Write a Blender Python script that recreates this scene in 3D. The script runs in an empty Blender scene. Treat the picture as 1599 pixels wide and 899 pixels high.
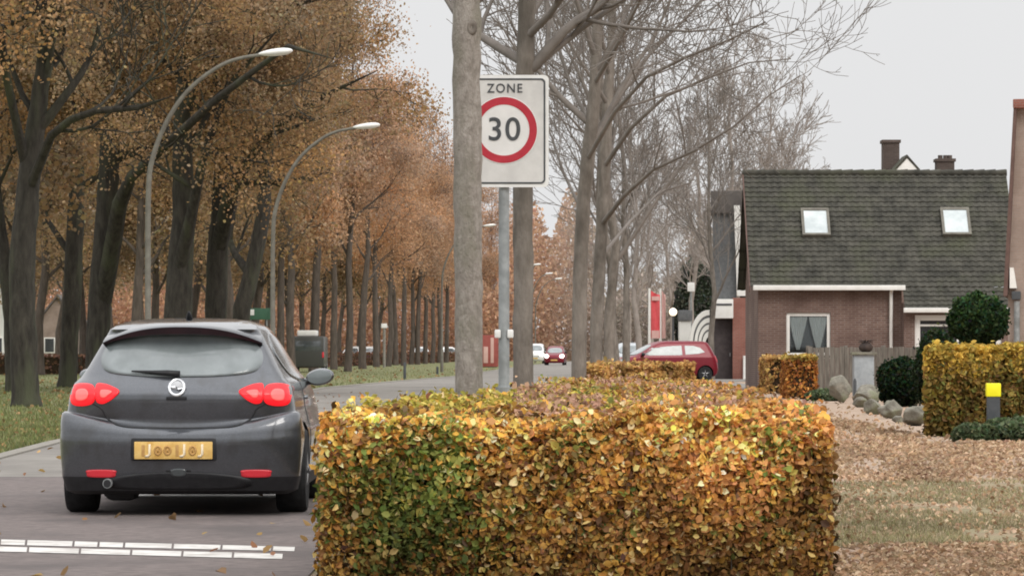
import bpy, bmesh, math, random
import numpy as np
from mathutils import Vector, Matrix
from mathutils.bvhtree import BVHTree

sc = bpy.context.scene
C = sc.collection
R = math.radians
F = 6000.0          # focal length in pixels of the 1599 px wide photograph
H = 1.25            # eye height
HY = 545.0          # horizon row
CX = 800.0


def W(px, py, z):
    return Vector(((px - CX) * z / F, z, H - (py - HY) * z / F))


def G(px, py):
    z = H * F / (py - HY)
    return Vector(((px - CX) * z / F, z, 0.0))


# ------------------------------------------------------------------ materials
def new_mat(name):
    m = bpy.data.materials.new(name)
    m.use_nodes = True
    nt = m.node_tree
    nt.nodes.clear()
    out = nt.nodes.new('ShaderNodeOutputMaterial')
    return m, nt, out


def mix_rgb(nt, fac, a, b, mode='MIX'):
    n = nt.nodes.new('ShaderNodeMix')
    n.data_type = 'RGBA'
    n.blend_type = mode
    for sock, v in ((n.inputs[0], fac), (n.inputs[6], a), (n.inputs[7], b)):
        if hasattr(v, 'is_linked') or isinstance(v, bpy.types.NodeSocket):
            nt.links.new(v, sock)
        elif isinstance(v, (int, float)):
            sock.default_value = v
        else:
            sock.default_value = (*v[:3], 1)
    return n.outputs[2]


def noise(nt, scale, detail=4, rough=.6, vec=None, stretch=None):
    tc = nt.nodes.new('ShaderNodeTexCoord')
    n = nt.nodes.new('ShaderNodeTexNoise')
    n.inputs['Scale'].default_value = scale
    n.inputs['Detail'].default_value = detail
    n.inputs['Roughness'].default_value = rough
    src = tc.outputs['Object']
    if stretch:
        mp = nt.nodes.new('ShaderNodeMapping')
        mp.inputs['Scale'].default_value = stretch
        nt.links.new(src, mp.inputs[0])
        src = mp.outputs[0]
    nt.links.new(src, n.inputs['Vector'])
    return n.outputs['Fac']


def ramp(nt, fac, lo, hi):
    n = nt.nodes.new('ShaderNodeMapRange')
    n.inputs[1].default_value = lo
    n.inputs[2].default_value = hi
    nt.links.new(fac, n.inputs[0])
    return n.outputs[0]


def surf_mat(name, a, b, scale=6.0, rough=.8, metal=0.0, bump=0.0, scale2=None, c=None, stretch=None, coat=0.0, spec=.4,
             lo=.35, hi=.65, bscale=None):
    """Two or three tones mixed by noise, with bump."""
    m, nt, out = new_mat(name)
    p = nt.nodes.new('ShaderNodeBsdfPrincipled')
    f = noise(nt, scale, 5, .65, stretch=stretch)
    col = mix_rgb(nt, ramp(nt, f, lo, hi), a, b)
    if c is not None:
        f2 = noise(nt, scale2 or scale * .22, 4, .6, stretch=stretch)
        col = mix_rgb(nt, ramp(nt, f2, .48, .66), col, c)
    nt.links.new(col, p.inputs['Base Color'])
    p.inputs['Roughness'].default_value = rough
    p.inputs['Metallic'].default_value = metal
    p.inputs['Specular IOR Level'].default_value = spec
    p.inputs['Coat Weight'].default_value = coat
    p.inputs['Coat Roughness'].default_value = .06
    if bump:
        bn = nt.nodes.new('ShaderNodeBump')
        bn.inputs['Strength'].default_value = bump
        bn.inputs['Distance'].default_value = .05
        nt.links.new(noise(nt, bscale or scale * 1.7, 6, .7, stretch=stretch), bn.inputs['Height'])
        nt.links.new(bn.outputs[0], p.inputs['Normal'])
    nt.links.new(p.outputs[0], out.inputs[0])
    return m


def leaf_mat(name, trans=.3, tint=(1, 1, 1), var=.18, rough=.6):
    m, nt, out = new_mat(name)
    at = nt.nodes.new('ShaderNodeAttribute')
    at.attribute_name = 'Col'
    oi = nt.nodes.new('ShaderNodeObjectInfo')
    hs = nt.nodes.new('ShaderNodeHueSaturation')
    mr = nt.nodes.new('ShaderNodeMapRange')
    mr.inputs[3].default_value = 1 - var
    mr.inputs[4].default_value = 1 + var
    nt.links.new(oi.outputs['Random'], mr.inputs[0])
    nt.links.new(mr.outputs[0], hs.inputs['Value'])
    nt.links.new(mix_rgb(nt, 1.0, at.outputs['Color'], tint, 'MULTIPLY'), hs.inputs['Color'])
    p = nt.nodes.new('ShaderNodeBsdfPrincipled')
    p.inputs['Roughness'].default_value = rough
    p.inputs['Specular IOR Level'].default_value = .14
    nt.links.new(hs.outputs[0], p.inputs['Base Color'])
    t = nt.nodes.new('ShaderNodeBsdfTranslucent')
    nt.links.new(hs.outputs[0], t.inputs[0])
    mx = nt.nodes.new('ShaderNodeMixShader')
    mx.inputs[0].default_value = trans
    nt.links.new(p.outputs[0], mx.inputs[1])
    nt.links.new(t.outputs[0], mx.inputs[2])
    nt.links.new(mx.outputs[0], out.inputs[0])
    return m


def emit_mat(name, col, strength, base=(.5, .05, .05)):
    m, nt, out = new_mat(name)
    p = nt.nodes.new('ShaderNodeBsdfPrincipled')
    f = noise(nt, 18, 2)
    nt.links.new(mix_rgb(nt, ramp(nt, f, .3, .7), tuple(x * .8 for x in col), col), p.inputs['Emission Color'])
    p.inputs['Emission Strength'].default_value = strength
    p.inputs['Base Color'].default_value = (*base, 1)
    p.inputs['Roughness'].default_value = .25
    nt.links.new(p.outputs[0], out.inputs[0])
    return m


def brick_mat(name, a, b, mortar, scale=1.0):
    m, nt, out = new_mat(name)
    tc = nt.nodes.new('ShaderNodeTexCoord')
    sp = nt.nodes.new('ShaderNodeSeparateXYZ')
    nt.links.new(tc.outputs['Object'], sp.inputs[0])
    ad = nt.nodes.new('ShaderNodeMath')
    nt.links.new(sp.outputs[0], ad.inputs[0])
    nt.links.new(sp.outputs[1], ad.inputs[1])
    cb = nt.nodes.new('ShaderNodeCombineXYZ')
    nt.links.new(ad.outputs[0], cb.inputs[0])
    nt.links.new(sp.outputs[2], cb.inputs[1])
    br = nt.nodes.new('ShaderNodeTexBrick')
    br.inputs['Scale'].default_value = 1
    br.inputs['Brick Width'].default_value = .22 * scale
    br.inputs['Row Height'].default_value = .065 * scale
    br.inputs['Mortar Size'].default_value = .009 * scale
    br.inputs['Color1'].default_value = (*a, 1)
    br.inputs['Color2'].default_value = (*b, 1)
    br.inputs['Mortar'].default_value = (*mortar, 1)
    nt.links.new(cb.outputs[0], br.inputs['Vector'])
    col = mix_rgb(nt, ramp(nt, noise(nt, .8, 5), .3, .75), br.outputs['Color'], tuple(x * .62 for x in a))
    p = nt.nodes.new('ShaderNodeBsdfPrincipled')
    p.inputs['Roughness'].default_value = .9
    nt.links.new(col, p.inputs['Base Color'])
    bn = nt.nodes.new('ShaderNodeBump')
    bn.inputs['Strength'].default_value = .5
    bn.inputs['Distance'].default_value = .01
    bn.invert = True
    nt.links.new(br.outputs['Fac'], bn.inputs['Height'])
    nt.links.new(bn.outputs[0], p.inputs['Normal'])
    nt.links.new(p.outputs[0], out.inputs[0])
    return m


M = {}
M['bark_dark'] = surf_mat('dark oak bark', (.024, .021, .017), (.06, .053, .043), 9, .95, bump=.8, c=(.07, .075, .045), scale2=1.2, stretch=(1, 1, .25))
M['bark_hazed'] = surf_mat('hazed oak bark', (.065, .053, .043), (.125, .10, .082), 6, .95, bump=.6, stretch=(1, 1, .25))  # lighter than the near bark: distance haze put into the colour
M['bark_grey'] = surf_mat('grey smooth bark', (.25, .22, .19), (.41, .37, .33), 26, .95, bump=.8, c=(.26, .24, .195), scale2=5, stretch=(1, 1, .5), bscale=38)
M['bark_mid'] = surf_mat('grey brown bark', (.14, .12, .10), (.24, .21, .18), 9, .92, bump=.6, c=(.08, .068, .055), scale2=2.5, stretch=(1, 1, .35))
M['twig'] = surf_mat('grey brown twigs', (.14, .122, .106), (.21, .185, .165), 4, .9)
M['twig_hazed'] = surf_mat('hazed far twigs', (.25, .215, .19), (.34, .30, .27), 2, .95)  # aerial haze painted in as a paler twig colour
M['leaf'] = leaf_mat('autumn leaves', .42, var=.12)
M['leaf_hedge'] = leaf_mat('hedge leaves', .25, var=.0, rough=.62)
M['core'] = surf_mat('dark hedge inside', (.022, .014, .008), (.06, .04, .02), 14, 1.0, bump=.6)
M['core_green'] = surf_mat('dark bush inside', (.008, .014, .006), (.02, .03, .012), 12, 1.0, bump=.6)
M['grass'] = surf_mat('mown grass', (.13, .15, .06), (.20, .21, .095), 3.0, 1.0, bump=.5, c=(.21, .175, .09), scale2=.35, bscale=30)
M['ground'] = surf_mat('leaf strewn soil', (.20, .14, .09), (.32, .23, .16), 2.0, 1.0, bump=.5, c=(.17, .16, .08), scale2=.3, bscale=25)
M['leafy'] = surf_mat('trodden leaf cover', (.34, .245, .18), (.48, .37, .285), 7.0, 1.0, bump=.7, c=(.34, .24, .17), scale2=.8, bscale=22)
M['dry_grass'] = surf_mat('pale worn grass', (.22, .19, .11), (.33, .28, .17), 4.0, 1.0, bump=.6, c=(.35, .25, .17), scale2=.9, bscale=30)
M['asphalt'] = surf_mat('worn grey asphalt', (.20, .185, .165), (.27, .25, .225), 2.2, .85, bump=.35, c=(.17, .155, .14), scale2=.25, bscale=120)
M['plateau'] = surf_mat('reddish paving', (.13, .108, .102), (.215, .178, .168), 9.0, .85, bump=.5, c=(.118, .10, .096), scale2=.7, bscale=90)
M['kerb'] = surf_mat('concrete kerb', (.20, .185, .16), (.27, .25, .22), 6, .9, bump=.3)
M['paint_white'] = surf_mat('worn road paint', (.56, .54, .51), (.66, .645, .62), 9, .8, bump=.3, c=(.40, .37, .345), scale2=3.5)
M['steel'] = surf_mat('galvanised steel', (.22, .235, .235), (.33, .345, .345), 9, .6, metal=.3, bump=.1, c=(.19, .20, .195), scale2=3)
M['lamp_post'] = surf_mat('weathered lamp post', (.13, .12, .10), (.19, .18, .15), 5, .7, metal=.2)
M['lamp_head'] = surf_mat('pale lamp housing', (.72, .72, .69), (.82, .82, .8), 5, .4)
M['sign_face'] = surf_mat('reflective grey sign face', (.60, .59, .565), (.66, .65, .625), 14, .5, c=(.56, .55, .53), scale2=4)
M['sign_rim'] = surf_mat('sign rim', (.74, .74, .72), (.82, .82, .8), 9, .5)
M['sign_white'] = surf_mat('white sign sheet', (.70, .69, .67), (.76, .75, .73), 9, .5)
M['sign_red'] = surf_mat('red sign sheet', (.40, .02, .035), (.48, .03, .05), 9, .5)
M['black'] = surf_mat('black sheet', (.018, .018, .02), (.03, .03, .032), 9, .5)
M['sign_ink'] = surf_mat('grey black lettering', (.05, .055, .06), (.075, .08, .085), 9, .5)
M['rubber'] = surf_mat('tyre rubber', (.012, .012, .013), (.026, .026, .027), 12, .85, bump=.3)
M['dark_plastic'] = surf_mat('dark plastic', (.012, .012, .014), (.02, .02, .022), 20, .5)
M['car_paint'] = surf_mat('dark grey metallic paint', (.084, .09, .102), (.108, .114, .128), 90, .3, metal=.65, coat=1.0, spec=.5, c=(.074, .076, .082), scale2=5)
M['red_paint'] = surf_mat('dark red car paint', (.17, .010, .02), (.20, .013, .025), 60, .35, metal=.1, coat=.2, spec=.25)
M['silver_paint'] = surf_mat('silver car paint', (.40, .43, .45), (.46, .49, .51), 60, .35, metal=.3, coat=.6)
M['white_car'] = surf_mat('white car paint', (.72, .72, .70), (.78, .78, .76), 60, .35, coat=.6)
M['dark_car'] = surf_mat('black green van paint', (.045, .046, .042), (.065, .066, .06), 30, .5, coat=.3)
M['rear_glass'] = surf_mat('sky painted rear glass', (.17, .195, .20), (.25, .28, .285), 2.2, .10, coat=.5, spec=.6, c=(.10, .12, .122), scale2=1.3)  # opaque grey: sky reflection and light through the cabin painted in
M['glass'] = surf_mat('dark car glass', (.045, .055, .058), (.09, .10, .105), 2.0, .08, coat=.5, spec=.7)
M['pale_glass'] = surf_mat('sky painted car glass', (.17, .20, .20), (.28, .31, .31), 1.5, .1, coat=.5)  # pale base paints the bright sky reflection on the glass
M['chrome'] = surf_mat('bright chrome', (.75, .76, .78), (.85, .86, .88), 9, .25, metal=.7)
M['alloy'] = surf_mat('alloy wheel', (.42, .42, .43), (.55, .55, .56), 9, .4, metal=.5)
M['plate'] = surf_mat('yellow plate', (.74, .46, .13), (.82, .56, .2), 16, .5, c=(.62, .36, .09), scale2=9)
M['plate_ink'] = surf_mat('plate characters', (.46, .25, .08), (.56, .33, .12), 30, .6)
M['plate_pale'] = surf_mat('plate pale strokes', (.78, .66, .46), (.84, .72, .54), 30, .5)
M['tail'] = emit_mat('lit tail lamp', (1.0, .008, .016), .8, (.5, .01, .015))
M['tail_core'] = emit_mat('lit bulb core', (1.0, .10, .085), 1.15, (.6, .1, .1))
M['reflector'] = emit_mat('red glowing reflector', (.7, .03, .05), .22, (.5, .03, .04))  # weak emission added in place of light the red plastic returns
M['headlamp'] = emit_mat('lit headlamp', (1.0, .9, .74), 9, (.8, .8, .8))
M['globe'] = emit_mat('lit globe lamp', (1.0, .82, .58), 1.6, (.8, .8, .8))
M['brick'] = brick_mat('brown brick', (.155, .09, .072), (.235, .148, .118), (.31, .26, .23))
M['brick_dark'] = brick_mat('dark brown brick', (.09, .065, .055), (.13, .095, .08), (.15, .125, .11))
M['brick_red'] = brick_mat('red brick', (.30, .11, .08), (.38, .15, .11), (.30, .22, .19))
M['brick_pink'] = brick_mat('pale brown brick', (.36, .27, .22), (.42, .32, .27), (.38, .33, .29))
M['tile'] = surf_mat('mossy dark roof tiles', (.033, .032, .026), (.078, .074, .060), 2.4, .9, bump=.35, c=(.064, .066, .042), scale2=.55, bscale=12)
M['slate'] = surf_mat('grey slates', (.11, .115, .12), (.16, .165, .17), 7, .8, bump=.4)
M['roof_far'] = surf_mat('far roof', (.10, .09, .085), (.15, .135, .125), 2, .9)
M['white_wood'] = surf_mat('white painted wood', (.74, .73, .69), (.82, .81, .78), 3, .6)
M['grey_wood'] = surf_mat('weathered fence wood', (.15, .135, .115), (.27, .245, .21), 3, .95, bump=.4, stretch=(6, 6, .6))
M['dark_door'] = surf_mat('dark brown door', (.045, .035, .035), (.07, .055, .055), 5, .7)
M['brown_trim'] = surf_mat('dark brown verge', (.10, .06, .05), (.15, .09, .075), 4, .8)
M['curtain'] = surf_mat('lace curtain', (.74, .77, .77), (.92, .94, .94), 11, .9, bump=.3, stretch=(3, 3, .4))
M['window_dark'] = surf_mat('dark window glass', (.02, .024, .028), (.045, .05, .055), 1.5, .08, coat=.6, spec=.6)
M['skylight'] = surf_mat('sky painted roof glass', (.42, .47, .48), (.62, .67, .67), 1.2, .08, coat=.7)  # near-white base paints the sky mirrored in the pane
M['stone'] = surf_mat('lichen boulder', (.13, .12, .095), (.29, .27, .225), 5, .95, bump=1.0, c=(.20, .21, .13), scale2=1.6)
M['granite'] = surf_mat('grey stone pillar', (.30, .33, .35), (.40, .43, .45), 6, .9, bump=.3)
M['pot'] = surf_mat('dark brown pot', (.03, .022, .02), (.08, .055, .045), 6, .8)
M['yellow'] = surf_mat('bright yellow cap', (.88, .80, .01), (.93, .86, .02), 9, .5)
M['post_dark'] = surf_mat('dark grey post', (.05, .055, .06), (.08, .085, .09), 8, .8)
M['flag_red'] = surf_mat('red flag cloth', (.62, .08, .09), (.72, .13, .14), 2, .9)
M['flag_pink'] = surf_mat('faded flag cloth', (.62, .36, .33), (.70, .46, .42), 2, .9)
M['green_sign'] = surf_mat('green board', (.045, .12, .075), (.06, .15, .095), 3, .6)
M['wall_white'] = surf_mat('white render', (.66, .66, .63), (.75, .75, .72), .6, .9)
M['red_board'] = surf_mat('faded red panel', (.26, .06, .05), (.34, .09, .075), 3, .7)
M['pink_board'] = surf_mat('pale red panel', (.55, .34, .30), (.6, .4, .35), 3, .7)


# ------------------------------------------------------------------ mesh helpers
class MB:
    def __init__(s):
        s.v, s.f = [], []

    def add(s, vs, fs):
        o = len(s.v)
        s.v.extend([tuple(v) for v in vs])
        s.f.extend([tuple(i + o for i in f) for f in fs])

    def box(s, x0, x1, y0, y1, z0, z1, bev=0.0):
        b = min(bev, abs(x1 - x0) * .45, abs(y1 - y0) * .45, abs(z1 - z0) * .45)
        if b <= 0:
            s.add([(x, y, z) for z in (z0, z1) for y in (y0, y1) for x in (x0, x1)],
                  [(0, 2, 3, 1), (4, 5, 7, 6), (0, 1, 5, 4), (2, 6, 7, 3), (0, 4, 6, 2), (1, 3, 7, 5)])
            return
        bm = bmesh.new()
        bmesh.ops.create_cube(bm, size=1)
        for v in bm.verts:
            v.co = Vector(((x0 + x1) / 2 + v.co.x * (x1 - x0), (y0 + y1) / 2 + v.co.y * (y1 - y0), (z0 + z1) / 2 + v.co.z * (z1 - z0)))
        bmesh.ops.bevel(bm, geom=bm.edges[:], offset=b, segments=2, affect='EDGES', profile=.6)
        bm.verts.index_update()
        s.add([v.co[:] for v in bm.verts], [[v.index for v in f.verts] for f in bm.faces])
        bm.free()

    def tube(s, pts, rads, n=6, cap=True):
        pts = [Vector(p) for p in pts]
        o = len(s.v)
        k = len(pts)
        ref = None
        for i in range(k):
            t = (pts[min(i + 1, k - 1)] - pts[max(i - 1, 0)])
            if t.length < 1e-9:
                t = Vector((0, 0, 1))
            t.normalize()
            if ref is None:
                ref = Vector((1, 0, 0)) if abs(t.x) < .8 else Vector((0, 1, 0))
            u = ref - t * ref.dot(t)
            u.normalize()
            w = t.cross(u)
            ref = u
            r = rads[i] if not isinstance(rads, (int, float)) else rads
            for j in range(n):
                a = 2 * math.pi * j / n
                c_, s_ = math.cos(a) * r, math.sin(a) * r
                p = pts[i]
                s.v.append((p.x + u.x * c_ + w.x * s_, p.y + u.y * c_ + w.y * s_, p.z + u.z * c_ + w.z * s_))
        for i in range(k - 1):
            for j in range(n):
                a = o + i * n + j
                b = o + i * n + (j + 1) % n
                s.f.append((a, b, b + n, a + n))
        if cap:
            s.f.append(tuple(o + j for j in reversed(range(n))))
            s.f.append(tuple(o + (k - 1) * n + j for j in range(n)))

    def lathe(s, prof, n=24, center=(0, 0, 0), axis='z'):
        o = len(s.v)
        for r, h in prof:
            for j in range(n):
                a = 2 * math.pi * j / n
                x, y, z = r * math.cos(a), r * math.sin(a), h
                if axis == 'x':
                    x, y, z = h, r * math.cos(a), r * math.sin(a)
                elif axis == 'y':
                    x, y, z = r * math.cos(a), h, r * math.sin(a)
                s.v.append((x + center[0], y + center[1], z + center[2]))
        for i in range(len(prof) - 1):
            for j in range(n):
                a = o + i * n + j
                b = o + i * n + (j + 1) % n
                s.f.append((a, b, b + n, a + n))
        s.f.append(tuple(o + j for j in reversed(range(n))))
        s.f.append(tuple(o + (len(prof) - 1) * n + j for j in range(n)))

    def prism(s, poly, y0, y1):
        """poly in (x, z), extruded along y."""
        n = len(poly)
        s.add([(x, y0, z) for x, z in poly] + [(x, y1, z) for x, z in poly],
              [tuple(range(n)), tuple(range(2 * n - 1, n - 1, -1))] + [(i, i + n, (i + 1) % n + n, (i + 1) % n) for i in range(n)])

    def mesh(s, name):
        me = bpy.data.meshes.new(name)
        me.from_pydata(s.v, [], s.f)
        me.update()
        return me

    def build(s, name, mat, parent=None, smooth=False, fix=True):
        me = s.mesh(name)
        if fix:
            bm = bmesh.new()
            bm.from_mesh(me)
            bmesh.ops.recalc_face_normals(bm, faces=bm.faces)
            bm.to_mesh(me)
            bm.free()
        return link(name, me, mat, parent, smooth)


def link(name, me, mat, parent=None, smooth=False):
    if mat and not me.materials:
        me.materials.append(mat)
    if smooth:
        me.polygons.foreach_set('use_smooth', [True] * len(me.polygons))
        if smooth != 'all':
            me.set_sharp_from_angle(angle=R(38))
    o = bpy.data.objects.new(name, me)
    C.objects.link(o)
    if parent:
        o.parent = parent
    return o


def tag(o, label=None, cat=None, group=None, kind=None):
    if label:
        o['label'] = label
    if cat:
        o['category'] = cat
    if group:
        o['group'] = group
    if kind:
        o['kind'] = kind
    return o


def thing(name, label, cat, loc=(0, 0, 0), rotz=0.0, group=None):
    o = bpy.data.objects.new(name, None)
    C.objects.link(o)
    o.location = loc
    o.rotation_euler = (0, 0, rotz)
    o.empty_display_size = .3
    return tag(o, label, cat, group)


KIDS = {}


def kids(o):
    return [c for c in bpy.data.objects if c.parent == o]


def copy_tree(o, loc, rotz=0, scale=1.0, label=None, group=None):
    c = o.copy()
    C.objects.link(c)
    c.location = loc
    c.rotation_euler = (0, 0, rotz)
    c.scale = (scale,) * 3 if isinstance(scale, (int, float)) else scale
    if label:
        c['label'] = label
    if group:
        c['group'] = group

    def rec(a, b):
        for ch in kids(a):
            d = ch.copy()
            C.objects.link(d)
            d.parent = b
            rec(ch, d)
    rec(o, c)
    return c


def leaves_mesh(name, P, size, col, rng, N=None, bias=.0, aspect=.62, fold=.2):
    """P (n,3) centres; size (n,); col (n,3). Each leaf a folded six point blade."""
    n = len(P)
    nr = rng.normal(size=(n, 3))
    nr /= np.linalg.norm(nr, axis=1)[:, None]
    if N is not None:
        nr = nr * (1 - bias) + N * bias
        nr /= np.linalg.norm(nr, axis=1)[:, None] + 1e-9
    a = rng.normal(size=(n, 3))
    a -= nr * np.sum(a * nr, axis=1)[:, None]
    a /= np.linalg.norm(a, axis=1)[:, None] + 1e-9
    b = np.cross(nr, a)
    shp = [(-.5, 0, 0), (-.16, .5, 1), (.2, .4, 1), (.5, 0, 0), (.2, -.4, 1), (-.16, -.5, 1)]
    asp = aspect * rng.uniform(.75, 1.2, n)
    fo = fold * rng.uniform(-.6, 1.3, n)
    V = np.empty((n, 6, 3), np.float32)
    for i, (u, v, w) in enumerate(shp):
        V[:, i, :] = P + a * (u * size)[:, None] + b * (v * size * asp)[:, None] + nr * (w * fo * size)[:, None]
    me = bpy.data.meshes.new(name)
    me.vertices.add(n * 6)
    me.vertices.foreach_set('co', V.ravel())
    base = (np.arange(n) * 6)[:, None]
    idx = np.concatenate([base + np.array([[0, 1, 2, 3]]), base + np.array([[0, 3, 4, 5]])], axis=1).ravel().astype(np.int32)
    me.loops.add(n * 8)
    me.loops.foreach_set('vertex_index', idx)
    me.polygons.add(n * 2)
    me.polygons.foreach_set('loop_start', np.arange(n * 2, dtype=np.int32) * 4)
    me.polygons.foreach_set('loop_total', np.full(n * 2, 4, np.int32))
    ca = me.color_attributes.new('Col', 'FLOAT_COLOR', 'POINT')
    cc = np.ones((n, 6, 4), np.float32)
    cc[:, :, :3] = col[:, None, :]
    ca.data.foreach_set('color', cc.ravel())
    me.update()
    me.validate()
    return me


def vnoise(P, seed, scale):
    """cheap smooth pseudo noise in about 0..1"""
    r = np.random.default_rng(seed)
    s = np.zeros(len(P))
    for i in range(5):
        k = r.normal(size=3) * scale * (1 + .5 * i)
        s += np.sin(P @ k + r.uniform(0, 6.28)) * (.8 ** i)
    return .5 + s / 5.2


def palette(rng, n, cols, wts):
    cols = np.array(cols, float)
    w = np.array(wts, float)
    i = rng.choice(len(cols), n, p=w / w.sum())
    return np.clip(cols[i] * rng.uniform(.72, 1.25, (n, 1)) + rng.normal(0, .008, (n, 3)), .004, .95)


# ------------------------------------------------------------------ camera, world, light
cam = bpy.data.cameras.new('camera')
cam.sensor_width = 36
cam.lens = F / 1599 * 36
cam.shift_y = (HY - 449.5) / 1599
cam.clip_end = 5000
cam.clip_start = .1
co = bpy.data.objects.new('camera', cam)
C.objects.link(co)
co.location = (0, 0, H)
co.rotation_euler = (R(90), 0, 0)
cam.shift_x = (799.5 - CX) / 1599
sc.camera = co

w = bpy.data.worlds.new('World')
sc.world = w
w.use_nodes = True
nt = w.node_tree
nt.nodes.clear()
wo = nt.nodes.new('ShaderNodeOutputWorld')
bg = nt.nodes.new('ShaderNodeBackground')
sky = nt.nodes.new('ShaderNodeTexSky')
sky.sky_type = 'NISHITA'
sky.sun_disc = False
SUN_EL, SUN_AZ = R(42), R(150)
sky.sun_elevation = SUN_EL
sky.sun_rotation = SUN_AZ
sky.air_density = 1.0
sky.dust_density = 6
hs = nt.nodes.new('ShaderNodeHueSaturation')
hs.inputs['Saturation'].default_value = .12
nt.links.new(sky.outputs[0], hs.inputs['Color'])
# an even cloud layer veils the clear sky
cl = nt.nodes.new('ShaderNodeTexNoise')
cl.inputs['Scale'].default_value = 2.2
cl.inputs['Detail'].default_value = 4
tcw = nt.nodes.new('ShaderNodeTexCoord')
nt.links.new(tcw.outputs['Generated'], cl.inputs['Vector'])
cloud = mix_rgb(nt, ramp(nt, cl.outputs['Fac'], .35, .7), (8.5, 8.52, 8.6), (9.1, 9.1, 9.15))
# an overcast sky is brighter overhead than at the horizon
sep = nt.nodes.new('ShaderNodeSeparateXYZ')
nt.links.new(tcw.outputs['Generated'], sep.inputs[0])
gr = nt.nodes.new('ShaderNodeMapRange')
gr.inputs[1].default_value = .12
gr.inputs[2].default_value = 1.0
gr.inputs[3].default_value = 1.0
gr.inputs[4].default_value = 2.5
nt.links.new(sep.outputs[2], gr.inputs[0])
mul = nt.nodes.new('ShaderNodeVectorMath')
mul.operation = 'SCALE'
nt.links.new(cloud, mul.inputs[0])
nt.links.new(gr.outputs[0], mul.inputs[3])
cloud = mul.outputs[0]
skymix = mix_rgb(nt, .9, hs.outputs[0], cloud)
nt.links.new(skymix, bg.inputs['Color'])
bg.inputs['Strength'].default_value = .1
nt.links.new(bg.outputs[0], wo.inputs[0])

sl = bpy.data.lights.new('sun', 'SUN')
sl.energy = 1.3
sl.angle = R(25)
sl.color = (1.0, .95, .88)
so = bpy.data.objects.new('sun', sl)
C.objects.link(so)
so.location = (10, -20, 40)
# towards the scene from behind the camera, a little to the right
d = Vector((math.sin(SUN_AZ) * math.cos(SUN_EL), math.cos(SUN_AZ) * math.cos(SUN_EL), math.sin(SUN_EL)))
so.rotation_euler = d.to_track_quat('Z', 'Y').to_euler()

sc.view_settings.view_transform = 'Standard'
sc.view_settings.look = 'None'
sc.view_settings.exposure = 0
sc.render.engine = 'CYCLES'
sc.cycles.max_bounces = 6
sc.cycles.diffuse_bounces = 3
sc.cycles.transparent_max_bounces = 8
sc.cycles.use_denoising = True
sc.cycles.filter_width = 1.9


# ------------------------------------------------------------------ setting
def sheet(name, poly, z, mat, kind='structure'):
    mb = MB()
    mb.add([(x, y, z) for x, y in poly], [tuple(range(len(poly)))])
    o = mb.build(name, mat)
    for p in o.data.polygons:
        if p.normal.z < 0:
            o.data.flip_normals()
            break
    return tag(o, kind=kind)


def strip(name, left, right, z, mat):
    mb = MB()
    n = len(left)
    mb.add([(x, y, z) for x, y in left] + [(x, y, z) for x, y in right],
           [(i, i + n, i + n + 1, i + 1) for i in range(n - 1)])
    o = mb.build(name, mat)
    if o.data.polygons[0].normal.z < 0:
        o.data.flip_normals()
    return tag(o, kind='structure')


sheet('ground', [(-1500, -60), (1500, -60), (1500, 2600), (-1500, 2600)], 0, M['ground'])
LE = [(-7.5, -30), (-6.6, 18), (-5.8, 43.4), (-6.0, 51), (-6.1, 90), (-5.95, 123), (-4.3, 150), (-2.5, 176), (-.9, 227), (1.6, 300), (6.5, 400)]
RE = [(-.95, -30), (-1.12, 18), (-1.12, 23), (-.75, 29), (-.1, 40), (.9, 80), (1.2, 123), (2.2, 150), (3.1, 176), (4.6, 227), (7.4, 300), (13, 400)]
yy = np.array([-30, 18, 23, 29, 37.5, 40, 43.4, 51, 65, 80, 90, 105, 123, 136, 150, 163, 176, 200, 227, 260, 300, 350, 400])
L_ = np.interp(yy, [p[1] for p in LE], [p[0] for p in LE])
R_ = np.interp(yy, [p[1] for p in RE], [p[0] for p in RE])
strip('road', list(zip(L_, yy)), list(zip(R_, yy)), .004, M['asphalt'])
i0 = 4
strip('raised_crossing', list(zip(L_[:i0 + 1] + .8, yy[:i0 + 1])), list(zip(R_[:i0 + 1], yy[:i0 + 1])), .008, M['plateau'])
strip('verge', list(zip(L_ * 0 - 90, yy)), list(zip(L_ - .16, yy)), .006, M['grass'])
# kerb along the verge
kb = MB()
for i in range(len(yy) - 1):
    x0, x1, a, b = L_[i], L_[i + 1], yy[i], yy[i + 1]
    kb.add([(x0 - .16, a, 0), (x0, a, 0), (x1, b, 0), (x1 - .16, b, 0), (x0 - .16, a, .035), (x0, a, .025), (x1, b, .025), (x1 - .16, b, .035)],
           [(4, 5, 6, 7), (1, 2, 6, 5), (0, 4, 7, 3), (0, 1, 5, 4), (2, 3, 7, 6)])
tag(kb.build('kerb', M['kerb']), kind='structure')
# leafy footway, worn grass patch and drive on the other side
sheet('footway', [(1.1, 10), (30, 10), (30, 110), (7.5, 150), (3.2, 150), (1.1, 40)], .004, M['leafy'])
gp = [(1.7, 24.4), (2.5, 23.9), (4.2, 24.6), (9, 24.2), (9.5, 35.4), (7, 36.2), (5.2, 35.0), (3.9, 36.3), (2.6, 35.6), (1.75, 36)]
sheet('grass_patch', gp, .008, M['dry_grass'])
sheet('driveway', [(4.6, 112), (8.1, 112), (8.4, 146), (14, 168), (3.5, 168), (4.2, 146)], .010, M['asphalt'])


# road markings: two rows of white blocks before the car, one line beneath it
def marking(rows, zz=.012):
    mb = MB()
    for quad in rows:
        mb.add([(x, y, zz) for x, y in quad], [(0, 1, 2, 3)])
    o = mb.build('marking', M['paint_white'], fix=False)
    if o.data.polygons[0].normal.z < 0:
        o.data.flip_normals()
    return tag(o, kind='structure')


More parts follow.
